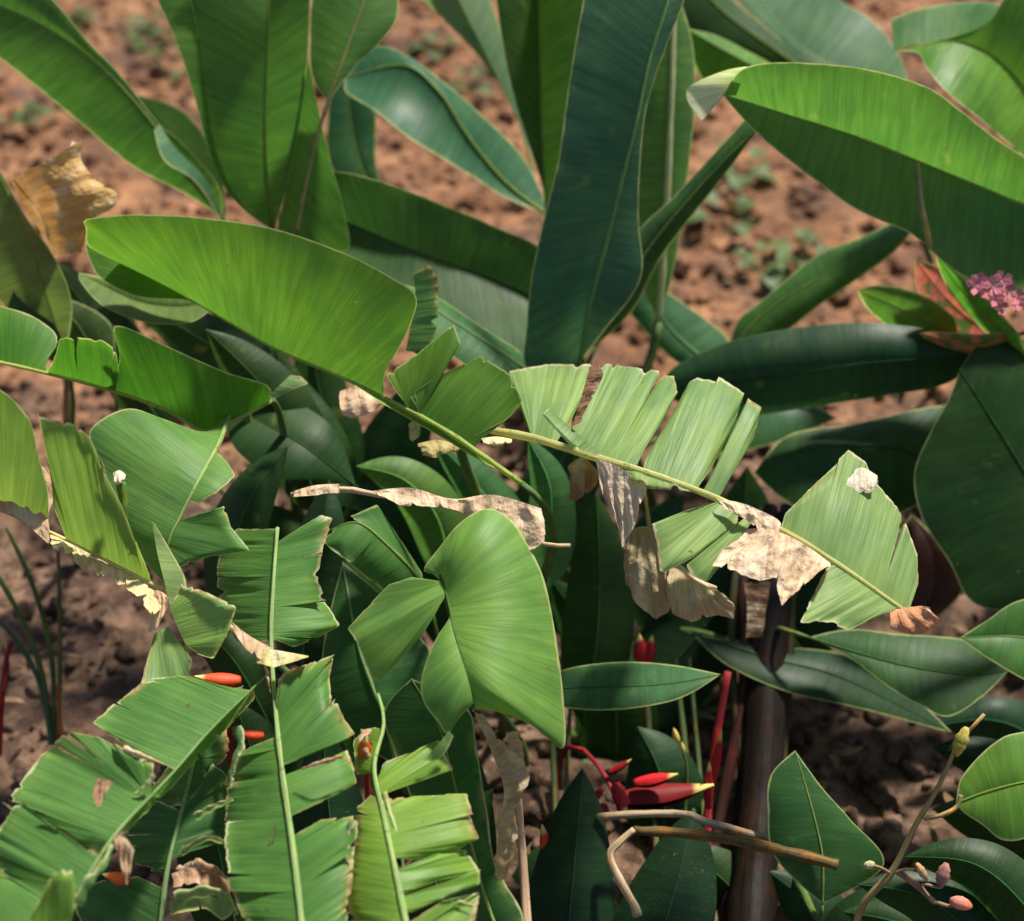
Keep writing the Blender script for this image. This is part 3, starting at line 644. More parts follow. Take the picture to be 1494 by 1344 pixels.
shred(qb, [(335,1290,1.83),(365,1300,1.82),(400,1296,1.82),(420,1312,1.82)], 8, (.36,.22,.12))
shred(qb, [(262,1275,1.85),(285,1262,1.84),(312,1270,1.83),(335,1282,1.83)], 9, (.40,.25,.15))
shred(qd, [(560,1155,1.82),(588,1262,1.76),(580,1275,1.76)], 4, (.20,.31,.11,.5))
shred(qd, [(640,1330,1.72),(665,1318,1.71),(690,1322,1.71)], 6, (.20,.30,.11,.6))
shred(qd, [(535,1062,1.9),(530,1085,1.88),(540,1105,1.87)], 7, (.42,.22,.10))
# ================================================================= centre
p = plant('heliconia with the bent drooping leaf, brightest at the very centre of the clump', 640, 900, 2.15, 0, .15)
p.leaf([(643,838,1.97),(652,870,1.945),(664,925,1.90),(680,975,1.87),(690,1015,1.86),(692,1040,1.86)],
 [([(643,838),(618,832),(640,800),(672,762),(710,742),(742,755),(765,785),(792,840),(806,900),(816,965),(823,1030),(822,1092),(785,1064),(740,1042),(692,1034),(692,1040)], .05, {'bow':.048,'fine':True,'g':1.7}),
  ([(648,848),(640,849),(600,842),(566,853),(535,885),(505,918),(522,945),(540,990),(552,996),(572,975),(600,945),(618,925),(648,868)], .0, {'torn':T,'fray':1,'bow':.012,'slits':0}),
  ([(657,895),(655,903),(632,940),(615,990),(618,1025),(638,1052),(652,1072),(668,1050),(692,1025)], .0, {'smooth':True,'bow':.012})],
 (.135,.28,.07), rib=.0014, ribcol=(.10,.20,.05), worn=.2, dirk=.05)
mb = MB(); patch(mb, cr([(655,1066,1.85),(640,1085,1.84),(622,1105,1.83)],20), [(662,1074),(650,1098),(634,1110),(615,1110)], 1, .01, wav=.002)
p.part(mb, 'curled_tip', M_LEAF, (.19,.30,.11,.3))
p = plant('heliconia with a dark pleated leaf behind the bent central leaf', 590, 880, 2.2, 0, .12)
p.leaf([(640,930,2.2),(615,850,2.15),(560,790,2.12),(520,762,2.11),(478,775,2.12)],
 [([(640,930),(615,835),(580,780),(548,732),(510,752),(478,775)], .0, {'torn':T,'fray':1,'tears':1}), ([(640,930),(570,872),(520,830),(480,800),(470,790),(478,775)], -.02, {'torn':T,'fray':1,'tears':1})], (.06,.17,.05), rib=.003, worn=.15)
p.leaf([(580,1120,2.15),(560,1040,2.12),(545,1005,2.12),(520,930,2.14),(500,820,2.2)],
 [([(580,1120),(500,1060),(470,980),(480,900),(500,820)], .03), ([(580,1120),(640,1060),(640,980),(590,900),(500,820)], .05)], (.035,.11,.04), rib=.0045, ribcol=(.22,.34,.15))

p = plant('heliconia with the pale sunlit torn leaf running down to the right', 770, 655, 2.15, 0, .1)
pl = p.leaf([(700,625,2.2),(780,640,2.12),(870,668,2.07),(950,692,2.03),(1040,725,2.0),(1130,768,1.98),(1210,815,1.96),(1325,895,1.95)],
 [([(775,640),(757,590),(742,540),(800,530),(862,530),(868,545),(850,580),(832,615),(810,648)], .15, {'slits':0,'torn':T,'fray':2,'bow':.012}),
  ([(830,655),(838,612),(868,545),(885,532),(940,540),(985,546),(990,570),(972,605),(932,668),(935,685)], .16, {'slits':1,'torn':T,'fray':2.5,'bow':.012}),
  ([(938,688),(942,668),(980,604),(1008,552),(1020,545),(1050,552),(1085,575),(1070,620),(1040,680),(1015,715)], .15, {'slits':1,'torn':T,'fray':2.5,'bow':.008}),
  ([(1018,716),(1045,680),(1075,615),(1092,580),(1112,592),(1100,640),(1070,690),(1048,728)], .08, {'slits':0,'torn':T,'fray':1.5,'bow':.006}),
  ([(1138,772),(1146,748),(1190,702),(1238,656),(1262,672),(1275,700),(1308,738),(1322,765),(1338,808),(1340,850),(1325,895)], .09, {'torn':T,'fray':2.5,'bow':.008,'slits':2}),
  ([(1215,818),(1205,830),(1180,880),(1165,910),(1200,908),(1237,920),(1270,905),(1325,895)], -.07, {'torn':T,'slits':0,'fray':2}),
  ([(1050,730),(1000,745),(950,765),(958,795),(962,838),(1010,815),(1075,765),(1080,745)], -.07, {'torn':T,'slits':0,'fray':2}),
  ([(1085,750),(1060,785),(1000,825),(1008,842),(1032,850),(1070,800),(1100,760)], -.06, {'torn':T,'slits':0,'fray':2}),
  ([(870,668),(900,690),(930,712),(990,716),(1020,720),(1035,724)], -.02, {'torn':T,'fray':3})],
 (.19,.32,.125), rib=.0066, ribcol=(.46,.47,.20), worn=.75, tip=.45, label='pale sunlit leaf with wide tears')
mb = MB(); patch(mb, cr([(800,595,2.07),(840,630,2.05),(880,665,2.04)],20), [(790,605),(830,650),(870,668)], 1, -.01, torn=True)
p.part(mb, 'rolled_edge', M_LEAF, (.12,.24,.04,.3))
p.dry([(835,622,2.05),(845,590,2.06),(855,555,2.07),(860,535,2.08)], [(848,615),(865,580),(880,545),(876,532)], UMBER, .004, .0, name='dry_fold', parent=pl)
p.dry([(1046,728,1.98),(1085,735,1.97),(1130,755,1.97),(1140,765,1.97)], [(1060,745),(1095,765),(1120,785),(1138,778)], (.66,.52,.36), .005, -.01, name='dry_fold', parent=pl, fray=2)
p.dry([(1090,772,1.97),(1125,772,1.96),(1170,792,1.95),(1212,822,1.95)], [(1040,826),(1095,842),(1135,838),(1140,886),(1165,862),(1205,826)], (.66,.50,.34), .007, -.04, name='dry_tip', parent=pl, label='beige papery dead piece', fray=4)
p.dry([(868,668,2.05),(895,678,2.04),(940,700,2.03)], [(880,720),(895,762),(908,802),(925,760),(942,722)], (.62,.50,.38), .006, -.01, name='dry_tip', parent=pl, fray=2)
p.dry([(1300,888,1.95),(1325,886,1.95),(1345,884,1.95)], [(1300,915),(1330,925),(1350,925),(1372,905),(1360,888)], (.52,.25,.13), .004, -.015, bow=.008, name='dry_tip', parent=pl)
p.dry([(1240,690,2.045),(1258,682,2.045),(1280,694,2.045)], [(1234,706),(1246,718),(1260,721),(1274,716),(1282,704)], (.60,.55,.44), .0012, -.02, bow=.004, name='dry_scrap', parent=pl)

p = Plant('withered_leaf', 'curled olive-brown withered leaf hanging under the pale torn leaf', 'dead leaf', None, at3=px(960, 770, 2.06))
p.dry([(918,772,2.07),(940,768,2.06),(965,772,2.06)], [(908,815),(915,850),(930,882),(955,905),(975,895),(984,850),(970,800)], (.36,.29,.17), .006, -.02, name='blade', bow=.03)
p.dry([(978,825,2.05),(990,822,2.04),(1015,842,2.04),(1045,855,2.04)], [(972,862),(985,895),(1010,908),(1045,900),(1068,905),(1070,880),(1055,862)], (.44,.36,.23), .006, -.03, name='blade', bow=.03)
p.stem([(935,690,2.12),(942,730,2.09),(948,775,2.07)], .003, .004, (.35,.26,.15), 'stalk', M_WOOD)

p = Plant('dry_leaf', 'crumpled beige dry leaf sheath lying across the stalks above the bent leaf', 'dead leaf', None, at3=px(640, 720, 2.05))
p.dry([(545,716,2.06),(600,712,2.05),(660,728,2.03),(720,722,2.02),(790,742,2.0)], [(548,722),(590,738),(650,742),(700,760),(740,795),(775,802),(790,790)], (.62,.46,.31), .010, -.02, name='blade')
p.dry([(430,716,2.10),(460,708,2.09),(495,706,2.08)], [(430,726),(465,722),(495,718)], (.62,.44,.28), .004, -.01, name='blade')
p.stem([(425,722,2.1),(500,714,2.08),(550,722,2.06),(650,738,2.03),(780,790,2.0),(832,796,2.0)], .0045, .003, (.55,.40,.26), 'stalk', M_WOOD)

p = Plant('dry_leaf', 'twisted brown dry leaf drooping beside the thin wooden stake', 'dead leaf', None, at3=px(740, 1100, 1.95))
p.dry([(692,1040,1.94),(712,1085,1.93),(735,1150,1.92),(728,1200,1.92),(722,1275,1.93)], [(700,1038),(745,1095),(772,1140),(752,1190),(756,1240),(735,1275)], (.44,.34,.22), .012, -.02, name='blade')
p.dry([(738,1070,1.95),(745,1100,1.95),(752,1135,1.95)], [(760,1066),(764,1100),(768,1140)], (.52,.37,.26), .004, .0, name='blade')
p = Plant('wooden_stake', 'thin upright tan wooden stake at the bottom near the dry leaf', 'stake', None, at3=gpx(772, 1500))
p.stem([(752,1130,1.98),(758,1200,1.96),(765,1290,1.95),(772,1420,1.93),(775,1500,2.0)], .006, .0075, (.48,.33,.22), 'pole', M_WOOD)

p = plant('heliconia at far left with an olive leaf and a golden curled dead leaf', 30, 470, 2.55, -.02)
p.leaf([(95,520,2.55),(70,440,2.5),(40,350,2.46),(0,262,2.44),(-40,190,2.44)],
 [([(95,520),(40,480),(0,440),(-60,350),(-40,190)], .04), ([(95,520),(105,445),(82,380),(35,312),(0,250),(-40,190)], -.03)], (.10,.15,.05), rib=.002)
p.leaf([(160,560,2.6),(130,500,2.55),(90,450,2.52),(20,420,2.5)],
 [([(160,560),(60,520),(10,470),(20,420)], 0), ([(160,560),(165,480),(110,440),(20,420)], .04)], (.045,.085,.03), rib=.002)
p.dry([(78,372,2.5),(60,340,2.48),(35,300,2.46),(15,262,2.45)], [(120,370),(128,332),(170,300),(172,282),(140,262),(120,235),(118,206)], (.52,.33,.12), .0035, -.05, bow=.045, label='golden brown curled dead leaf')
p.dry([(18,262,2.44),(45,268,2.43),(75,258,2.43),(95,232,2.43),(105,206,2.44)], [(25,272),(50,275),(80,265),(100,238),(118,208)], (.62,.46,.36), .003, 0, name='dry_scrap')
# ================================================================= right side and the dark lower half
p = plant('dark heliconia with large shaded round-edged leaves filling the right edge', 1560, 800, 2.6, .1)
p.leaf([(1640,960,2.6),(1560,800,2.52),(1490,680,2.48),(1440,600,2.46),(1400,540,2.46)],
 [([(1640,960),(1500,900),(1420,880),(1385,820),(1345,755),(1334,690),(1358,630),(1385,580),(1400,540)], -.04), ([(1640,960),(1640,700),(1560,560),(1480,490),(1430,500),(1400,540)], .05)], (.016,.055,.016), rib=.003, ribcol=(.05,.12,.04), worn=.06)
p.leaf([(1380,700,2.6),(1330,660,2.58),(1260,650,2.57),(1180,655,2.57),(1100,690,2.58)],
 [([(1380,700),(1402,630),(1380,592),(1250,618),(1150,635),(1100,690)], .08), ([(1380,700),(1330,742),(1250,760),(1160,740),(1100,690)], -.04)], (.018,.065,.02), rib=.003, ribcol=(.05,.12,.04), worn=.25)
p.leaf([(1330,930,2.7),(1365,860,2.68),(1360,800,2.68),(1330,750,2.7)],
 [([(1330,930),(1310,850),(1315,780),(1330,750)], 0), ([(1330,930),(1400,870),(1398,820),(1330,750)], 0)], (.045,.018,.02), rib=.002, ribcol=(.08,.03,.03), label='maroon leaf shape standing in for a dark shadowed gap')  # maroon blade put in where a dark shadowy hole shows
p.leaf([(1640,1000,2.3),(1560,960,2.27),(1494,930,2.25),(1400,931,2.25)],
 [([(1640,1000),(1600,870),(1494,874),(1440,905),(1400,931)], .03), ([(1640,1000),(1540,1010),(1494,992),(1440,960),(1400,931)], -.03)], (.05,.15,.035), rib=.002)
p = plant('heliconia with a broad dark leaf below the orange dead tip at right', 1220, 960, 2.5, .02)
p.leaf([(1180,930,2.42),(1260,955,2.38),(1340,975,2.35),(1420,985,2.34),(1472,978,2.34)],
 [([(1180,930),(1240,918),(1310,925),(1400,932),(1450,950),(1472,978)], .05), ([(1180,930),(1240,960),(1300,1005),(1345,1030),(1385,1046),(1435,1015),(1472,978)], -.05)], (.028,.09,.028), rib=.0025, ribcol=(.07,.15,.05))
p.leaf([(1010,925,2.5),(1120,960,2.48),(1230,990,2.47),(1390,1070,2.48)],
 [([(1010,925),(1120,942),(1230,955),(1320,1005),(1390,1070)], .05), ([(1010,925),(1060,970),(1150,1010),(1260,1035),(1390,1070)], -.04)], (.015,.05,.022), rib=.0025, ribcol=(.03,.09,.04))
p = plant('heliconia with a smooth blue-green leaf pointing right below the centre', 780, 1020, 2.3, .0)
p.leaf([(760,1010,2.3),(820,1004,2.25),(900,1002,2.22),(980,997,2.2),(1052,984,2.2)],
 [([(760,1010),(820,978),(900,966),(980,970),(1052,984)], .05), ([(760,1010),(820,1032),(900,1036),(990,1020),(1052,984)], -.03)], (.04,.125,.06), rib=.002, ribcol=(.07,.16,.08))
p = plant('heliconia with a mid-green leaf over shaded soil at bottom right', 1190, 1300, 2.15, .0, .1)
p.leaf([(1200,1320,2.12),(1200,1250,2.12),(1185,1180,2.13),(1160,1095,2.16)],
 [([(1200,1320),(1130,1250),(1120,1180),(1125,1130),(1160,1095)], 0), ([(1200,1320),(1290,1262),(1240,1195),(1200,1150),(1160,1095)], .03)], (.03,.095,.03), rib=.002)

# filler leaves in the shaded middle of the clump
def filler(label, specs):
    x, y, d = specs[0][0][0]
    q = plant(label, x, y, d, 0, .05)
    for mid, half, col in specs:
        C = cr(mid, 30); a, b = [], []
        for i in range(1, 8):
            t = i/8.0; c = at(C, t); e = at(C, min(1, t+.05)); tx, ty = e[0]-c[0], e[1]-c[1]; l = math.hypot(tx, ty) or 1
            wv = half*.85*math.sin(math.pi*t**.8)**.7
            a.append((c[0]-ty/l*wv, c[1]+tx/l*wv)); b.append((c[0]+ty/l*wv, c[1]-tx/l*wv))
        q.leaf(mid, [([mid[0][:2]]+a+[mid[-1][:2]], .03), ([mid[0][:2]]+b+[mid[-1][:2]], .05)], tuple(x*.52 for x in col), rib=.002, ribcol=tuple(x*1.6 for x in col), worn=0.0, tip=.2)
    return q
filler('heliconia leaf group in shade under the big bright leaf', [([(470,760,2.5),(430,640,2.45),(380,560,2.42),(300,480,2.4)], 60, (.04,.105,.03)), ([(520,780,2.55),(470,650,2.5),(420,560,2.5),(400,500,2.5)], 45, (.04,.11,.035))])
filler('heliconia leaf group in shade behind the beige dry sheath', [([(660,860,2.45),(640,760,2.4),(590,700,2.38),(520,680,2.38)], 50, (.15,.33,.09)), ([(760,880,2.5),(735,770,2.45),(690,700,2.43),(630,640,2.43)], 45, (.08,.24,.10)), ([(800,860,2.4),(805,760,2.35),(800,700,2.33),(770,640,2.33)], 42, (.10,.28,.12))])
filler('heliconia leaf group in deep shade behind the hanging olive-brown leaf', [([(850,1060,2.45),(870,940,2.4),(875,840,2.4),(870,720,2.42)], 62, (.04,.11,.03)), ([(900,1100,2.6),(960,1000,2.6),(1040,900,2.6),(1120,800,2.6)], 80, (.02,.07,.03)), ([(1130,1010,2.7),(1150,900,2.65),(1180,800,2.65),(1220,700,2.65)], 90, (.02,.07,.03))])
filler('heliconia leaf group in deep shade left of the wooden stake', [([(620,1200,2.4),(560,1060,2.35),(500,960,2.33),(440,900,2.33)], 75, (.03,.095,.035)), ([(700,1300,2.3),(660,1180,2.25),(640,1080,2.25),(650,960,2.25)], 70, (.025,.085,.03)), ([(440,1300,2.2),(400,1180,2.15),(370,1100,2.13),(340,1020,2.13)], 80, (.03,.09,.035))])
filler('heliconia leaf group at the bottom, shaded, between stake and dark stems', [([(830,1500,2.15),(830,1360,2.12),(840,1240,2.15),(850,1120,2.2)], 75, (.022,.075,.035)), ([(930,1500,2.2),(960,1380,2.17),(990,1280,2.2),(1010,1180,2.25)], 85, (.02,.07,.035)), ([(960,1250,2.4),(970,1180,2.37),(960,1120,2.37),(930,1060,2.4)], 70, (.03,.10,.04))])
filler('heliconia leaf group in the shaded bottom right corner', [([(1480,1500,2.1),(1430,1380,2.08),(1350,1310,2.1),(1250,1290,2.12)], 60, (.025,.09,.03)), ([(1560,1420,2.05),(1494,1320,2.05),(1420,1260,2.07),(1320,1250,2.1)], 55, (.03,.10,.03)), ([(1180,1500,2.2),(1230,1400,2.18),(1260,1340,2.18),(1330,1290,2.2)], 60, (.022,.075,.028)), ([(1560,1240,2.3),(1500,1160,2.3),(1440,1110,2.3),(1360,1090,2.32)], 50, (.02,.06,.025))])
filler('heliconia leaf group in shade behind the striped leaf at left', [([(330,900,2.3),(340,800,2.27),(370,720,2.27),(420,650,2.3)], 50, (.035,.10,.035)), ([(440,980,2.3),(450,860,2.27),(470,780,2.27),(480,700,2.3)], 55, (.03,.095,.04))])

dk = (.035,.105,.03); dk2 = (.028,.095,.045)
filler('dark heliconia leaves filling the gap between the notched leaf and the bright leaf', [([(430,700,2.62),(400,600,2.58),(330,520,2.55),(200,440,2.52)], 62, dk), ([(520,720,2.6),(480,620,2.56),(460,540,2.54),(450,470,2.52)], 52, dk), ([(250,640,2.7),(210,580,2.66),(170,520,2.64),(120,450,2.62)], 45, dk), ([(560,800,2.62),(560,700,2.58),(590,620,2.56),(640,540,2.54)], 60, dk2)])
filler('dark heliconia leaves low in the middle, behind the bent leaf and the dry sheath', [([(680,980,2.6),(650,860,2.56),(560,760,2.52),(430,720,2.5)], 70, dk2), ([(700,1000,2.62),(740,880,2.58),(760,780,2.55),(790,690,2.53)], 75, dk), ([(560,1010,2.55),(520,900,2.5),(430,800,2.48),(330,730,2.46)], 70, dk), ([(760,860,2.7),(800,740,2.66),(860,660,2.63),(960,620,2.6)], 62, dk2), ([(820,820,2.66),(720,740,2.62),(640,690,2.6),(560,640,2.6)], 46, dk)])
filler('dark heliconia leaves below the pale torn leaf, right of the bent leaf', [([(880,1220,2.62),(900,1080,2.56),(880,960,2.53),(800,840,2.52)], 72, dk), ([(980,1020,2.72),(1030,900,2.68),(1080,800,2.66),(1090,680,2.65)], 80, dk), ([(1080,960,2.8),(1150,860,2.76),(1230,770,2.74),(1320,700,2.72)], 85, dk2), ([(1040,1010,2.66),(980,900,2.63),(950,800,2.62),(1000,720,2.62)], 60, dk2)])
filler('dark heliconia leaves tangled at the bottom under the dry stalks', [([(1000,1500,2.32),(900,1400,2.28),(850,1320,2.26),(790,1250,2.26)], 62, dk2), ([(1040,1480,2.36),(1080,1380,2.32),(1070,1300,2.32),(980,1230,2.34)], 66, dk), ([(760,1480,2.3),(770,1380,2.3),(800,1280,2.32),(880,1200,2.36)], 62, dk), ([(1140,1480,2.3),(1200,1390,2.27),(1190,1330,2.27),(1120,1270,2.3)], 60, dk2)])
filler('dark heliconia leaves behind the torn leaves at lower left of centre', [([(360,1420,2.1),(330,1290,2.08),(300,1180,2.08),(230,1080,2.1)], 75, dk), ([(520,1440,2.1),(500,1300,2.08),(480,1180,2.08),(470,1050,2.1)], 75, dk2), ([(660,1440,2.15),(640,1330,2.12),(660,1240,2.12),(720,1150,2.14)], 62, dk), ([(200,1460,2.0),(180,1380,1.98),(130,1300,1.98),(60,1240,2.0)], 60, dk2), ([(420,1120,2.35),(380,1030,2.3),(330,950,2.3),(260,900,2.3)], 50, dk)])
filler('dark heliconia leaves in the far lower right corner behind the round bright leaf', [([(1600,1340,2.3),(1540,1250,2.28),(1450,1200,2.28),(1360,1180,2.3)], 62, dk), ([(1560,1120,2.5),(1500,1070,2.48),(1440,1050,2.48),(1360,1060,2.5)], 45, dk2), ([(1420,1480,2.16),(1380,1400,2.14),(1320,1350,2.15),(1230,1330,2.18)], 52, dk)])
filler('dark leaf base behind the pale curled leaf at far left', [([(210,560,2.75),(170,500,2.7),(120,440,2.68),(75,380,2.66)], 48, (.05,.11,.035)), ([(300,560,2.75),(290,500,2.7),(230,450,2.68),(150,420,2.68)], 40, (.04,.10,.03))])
# clumps of pseudostems in the dark lower right
p = plant('dark brown heliconia stem clump standing in shade right of the red flower', 1110, 1200, 2.5, 0, .0)
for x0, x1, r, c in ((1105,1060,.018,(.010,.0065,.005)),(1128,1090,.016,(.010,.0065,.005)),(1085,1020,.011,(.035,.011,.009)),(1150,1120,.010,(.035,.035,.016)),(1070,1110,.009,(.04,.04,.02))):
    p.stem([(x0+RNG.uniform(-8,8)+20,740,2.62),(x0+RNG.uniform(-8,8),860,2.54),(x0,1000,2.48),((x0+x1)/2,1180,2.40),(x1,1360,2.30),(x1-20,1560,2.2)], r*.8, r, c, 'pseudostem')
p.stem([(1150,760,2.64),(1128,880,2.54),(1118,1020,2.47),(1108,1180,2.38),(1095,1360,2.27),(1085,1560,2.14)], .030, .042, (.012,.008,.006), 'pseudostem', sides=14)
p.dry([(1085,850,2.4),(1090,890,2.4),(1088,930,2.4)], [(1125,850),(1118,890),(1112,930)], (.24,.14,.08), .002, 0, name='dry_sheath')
p = plant('olive green thin heliconia stem clump between the red flower and dark stems', 1010, 1150, 2.5, 0, .0)
for x0, x1, r, c in ((985,1020,.006,(.10,.15,.05)),(1005,1035,.005,(.08,.12,.05)),(940,960,.006,(.09,.12,.05)),(800,815,.006,(.07,.10,.04)),(835,820,.005,(.09,.12,.06))):
    p.stem([(x0,960,2.48),((x0+x1)/2,1120,2.42),(x1,1300,2.33),(x1,1560,2.2)], r*.8, r*1.2, c, 'pseudostem')

# small dry scraps caught between the leaves
def scrap(label, x, y, d, w, hh, col, cr_=.004):
    q = Plant('dry_scrap', label, 'dead leaf', None, at3=px(x, y, d))
    q.dry([(x-w/2,y-hh*.3,d),(x,y-hh*.5,d-.005),(x+w/2,y-hh*.2,d)], [(x-w*.42,y+hh*.4),(x-w*.2,y+hh*.5),(x+w*.05,y+hh*.42),(x+w*.3,y+hh*.3),(x+w*.48,y+hh*.1)], col, cr_, -.02, name='flake', bow=.008, fray=1.5)
scrap('pale shrivelled scrap on the ribbed leaf beside the light green torn leaf', 174, 697, 1.97, 19, 22, (.66,.58,.48))
q = Plant('rolled_shoot', 'thin green rolled leaf shred with a pale tip on the ribbed leaf at left', 'plant', None, at3=px(185, 790, 2.0))
q.stem([(176,704,1.975),(181,740,1.98),(180,770,1.985),(168,795,2.0)], .0075, .003, (.10,.21,.05), 'roll', M_STEM)
scrap('beige dry flake under the midrib of the big bright leaf', 527, 585, 2.24, 62, 46, (.60,.42,.28), .006)
scrap('cream sliver below the dark end of the big bright leaf', 725, 643, 2.08, 44, 12, (.62,.58,.32))
scrap('pale narrow sliver under the stalk of the big bright leaf', 605, 628, 2.16, 18, 30, (.45,.50,.22))
scrap('brown curled husk below the bright leaf stalk', 640, 655, 2.2, 60, 26, (.42,.36,.15), .008)
scrap('brown shaded scrap left of the pale hanging husk', 850, 700, 2.16, 44, 66, (.30,.15,.10), .006)

# red hanging flowers
def bract(mb, base, tip, width, lift=.2, n=14):
    """Boat-shaped bract: a keeled, hollow wedge that tapers to a point."""
    ax = tip-base; L = ax.length; ax.normalize(); s = ax.cross(Vector((0, 0, 1))); s = s.normalized() if s.length > .05 else Vector((1, 0, 0))
    u = s.cross(ax); rows = []
    for i in range(n):
        t = i/(n-1); wv = width*(math.sin(math.pi*min(1, t*.82+.14))**.8)*(1-t**3*.55); row = []
        for k in range(11):
            a = math.pi*(k/10.0)*1.75+.4
            row.append(mb.add(base+ax*(L*t)+s*(math.cos(a)*wv)+u*(math.sin(a)*wv*.75+lift*L*t*t), (k/10.0, t)))
        rows.append(row)
    for a, b in zip(rows, rows[1:]):
        for k in range(10): mb.f.append((a[k], a[k+1], b[k+1], b[k]))
    mb.f.append(tuple(reversed(rows[0])))
def flower(label, foot, stalk, bracts, col=(.36,.010,.014), scol=(.22,.02,.025), r=.005):
    q = Plant('lobster_claw_flower', label, 'flower', 'red lobster claw flowers', at3=foot)
    q.stem(stalk, r*1.3, r*.8, scol, 'flower_stalk')
    for (bx, by, bd), (tx, ty, td), w, *f in bracts:
        f = f[0] if f else 1.0
        m = MB(); bract(m, px(bx, by, bd), px(tx, ty, td), w); q.part(m, 'bract', M_BRACT, tuple(min(.7, x*f) for x in col))
    return q
flower('red lobster claw flower with a yellow-tipped bract pointing right, above the dry stick', gpx(900,1560), [(850,1560,2.1),(820,1350,2.3),(812,1150,2.42),(830,1088,2.42),(865,1108,2.36),(893,1150,2.30),(905,1185,2.28)],
  [((900,1166,2.29),(1038,1163,2.3),.022,.45),((925,1142,2.28),(992,1138,2.26),.0125,1.6),((898,1142,2.28),(912,1192,2.26),.013),((888,1128,2.31),(925,1112,2.30),.007,.8),((880,1150,2.29),(858,1178,2.28),.007,.7),((880,1172,2.28),(882,1206,2.27),.0095)])
flower('small hanging red flower with yellow tips right of the wooden stake', gpx(800,1560), [(840,1560,2.1),(850,1350,2.28),(840,1180,2.32),(815,1178,2.26),(806,1215,2.22),(800,1275,2.2)],
  [((806,1262,2.2),(784,1200,2.19),.012),((806,1275,2.2),(816,1200,2.2),.010),((800,1282,2.2),(828,1235,2.2),.009)], col=(.60,.045,.015))
flower('dark red flower in shade under the olive-brown withered leaf', gpx(940,1400), [(960,1500,2.2),(950,1200,2.4),(940,1000,2.46),(936,940,2.44)],
  [((938,970,2.42),(925,922,2.40),.015),((942,975,2.42),(955,925,2.41),.012)], col=(.34,.01,.02))
flower('tall crimson flower stalk rising from the dry stick up to the leaf tip', gpx(1030,1400), [(1025,1500,2.2),(1032,1200,2.32),(1045,1080,2.34),(1062,980,2.34)],
  [((1034,1180,2.31),(1030,1105,2.29),.009),((1038,1150,2.31),(1055,1060,2.30),.008)], col=(.36,.012,.02), r=.008)
flower('orange red flower glimpsed behind the torn leaf at left, near the broken midrib', under(330,985,2.0,0,.1), [(345,1200,2.1),(335,1080,2.05),(340,1010,2.02),(340,996,2.01)],
  [((352,992,2.0),(285,996,1.99),.012),((385,1072,2.0),(345,1075,1.99),.009)], col=(.62,.06,.012))
flower('orange flower peeping between the two comb-like torn leaves', under(535,1100,1.95,0,.1), [(545,1300,2.0),(538,1180,1.93),(534,1110,1.9)],
  [((534,1112,1.89),(534,1070,1.88),.012)], col=(.68,.10,.012))
flower('orange flower tip low between the shrivelled scraps at bottom left', under(190,1290,1.9,0,.1), [(190,1400,1.92),(188,1330,1.9),(180,1280,1.88)],
  [((190,1284,1.86),(150,1280,1.86),.009)], col=(.62,.10,.015))
flower('thin crimson stalk in shade at the left edge above the torn leaves', gpx(10,1150), [(-2,1100,2.55),(2,1030,2.5),(10,960,2.45),(18,935,2.45)],
  [((6,1010,2.47),(18,930,2.46),.006)], col=(.30,.03,.03))
flower('pale yellow flower buds below the pointed blue-green leaf', gpx(980,1300), [(1000,1400,2.2),(1000,1200,2.35),(1002,1120,2.36),(992,1085,2.35)],
  [((990,1082,2.34),(978,1062,2.33),.007),((998,1098,2.34),(990,1082,2.33),.006)], col=(.62,.50,.12), scol=(.10,.16,.05), r=.003)

# fallen stalks
def logth(name, label, pts, r0, r1, col, part, cat='stalk'):
    q = Plant(name, label, cat, None, at3=px(*pts[len(pts)//2]))
    q.stem(pts, r0, r1, col, part, M_WOOD); return q
q = logth('fallen_stalk', 'long brown dry stalk lying across the dark stems at lower right', [(925,1212,2.14),(1000,1216,2.13),(1080,1228,2.12),(1160,1246,2.11),(1222,1262,2.1)], .0075, .0085, (.13,.09,.035), 'shaft')
q.stem([(925,1210,2.135),(905,1228,2.13),(890,1248,2.125),(905,1285,2.11),(925,1320,2.10),(930,1335,2.10)], .005, .0075, (.42,.34,.22), 'broken_end', M_WOOD)
q = logth('fallen_stalk', 'short pale dry stalk resting on the long brown stalk', [(872,1192,2.17),(930,1188,2.16),(1000,1188,2.15),(1032,1200,2.14),(1120,1224,2.15),(1180,1238,2.16)], .0055, .007, (.34,.27,.18), 'shaft')

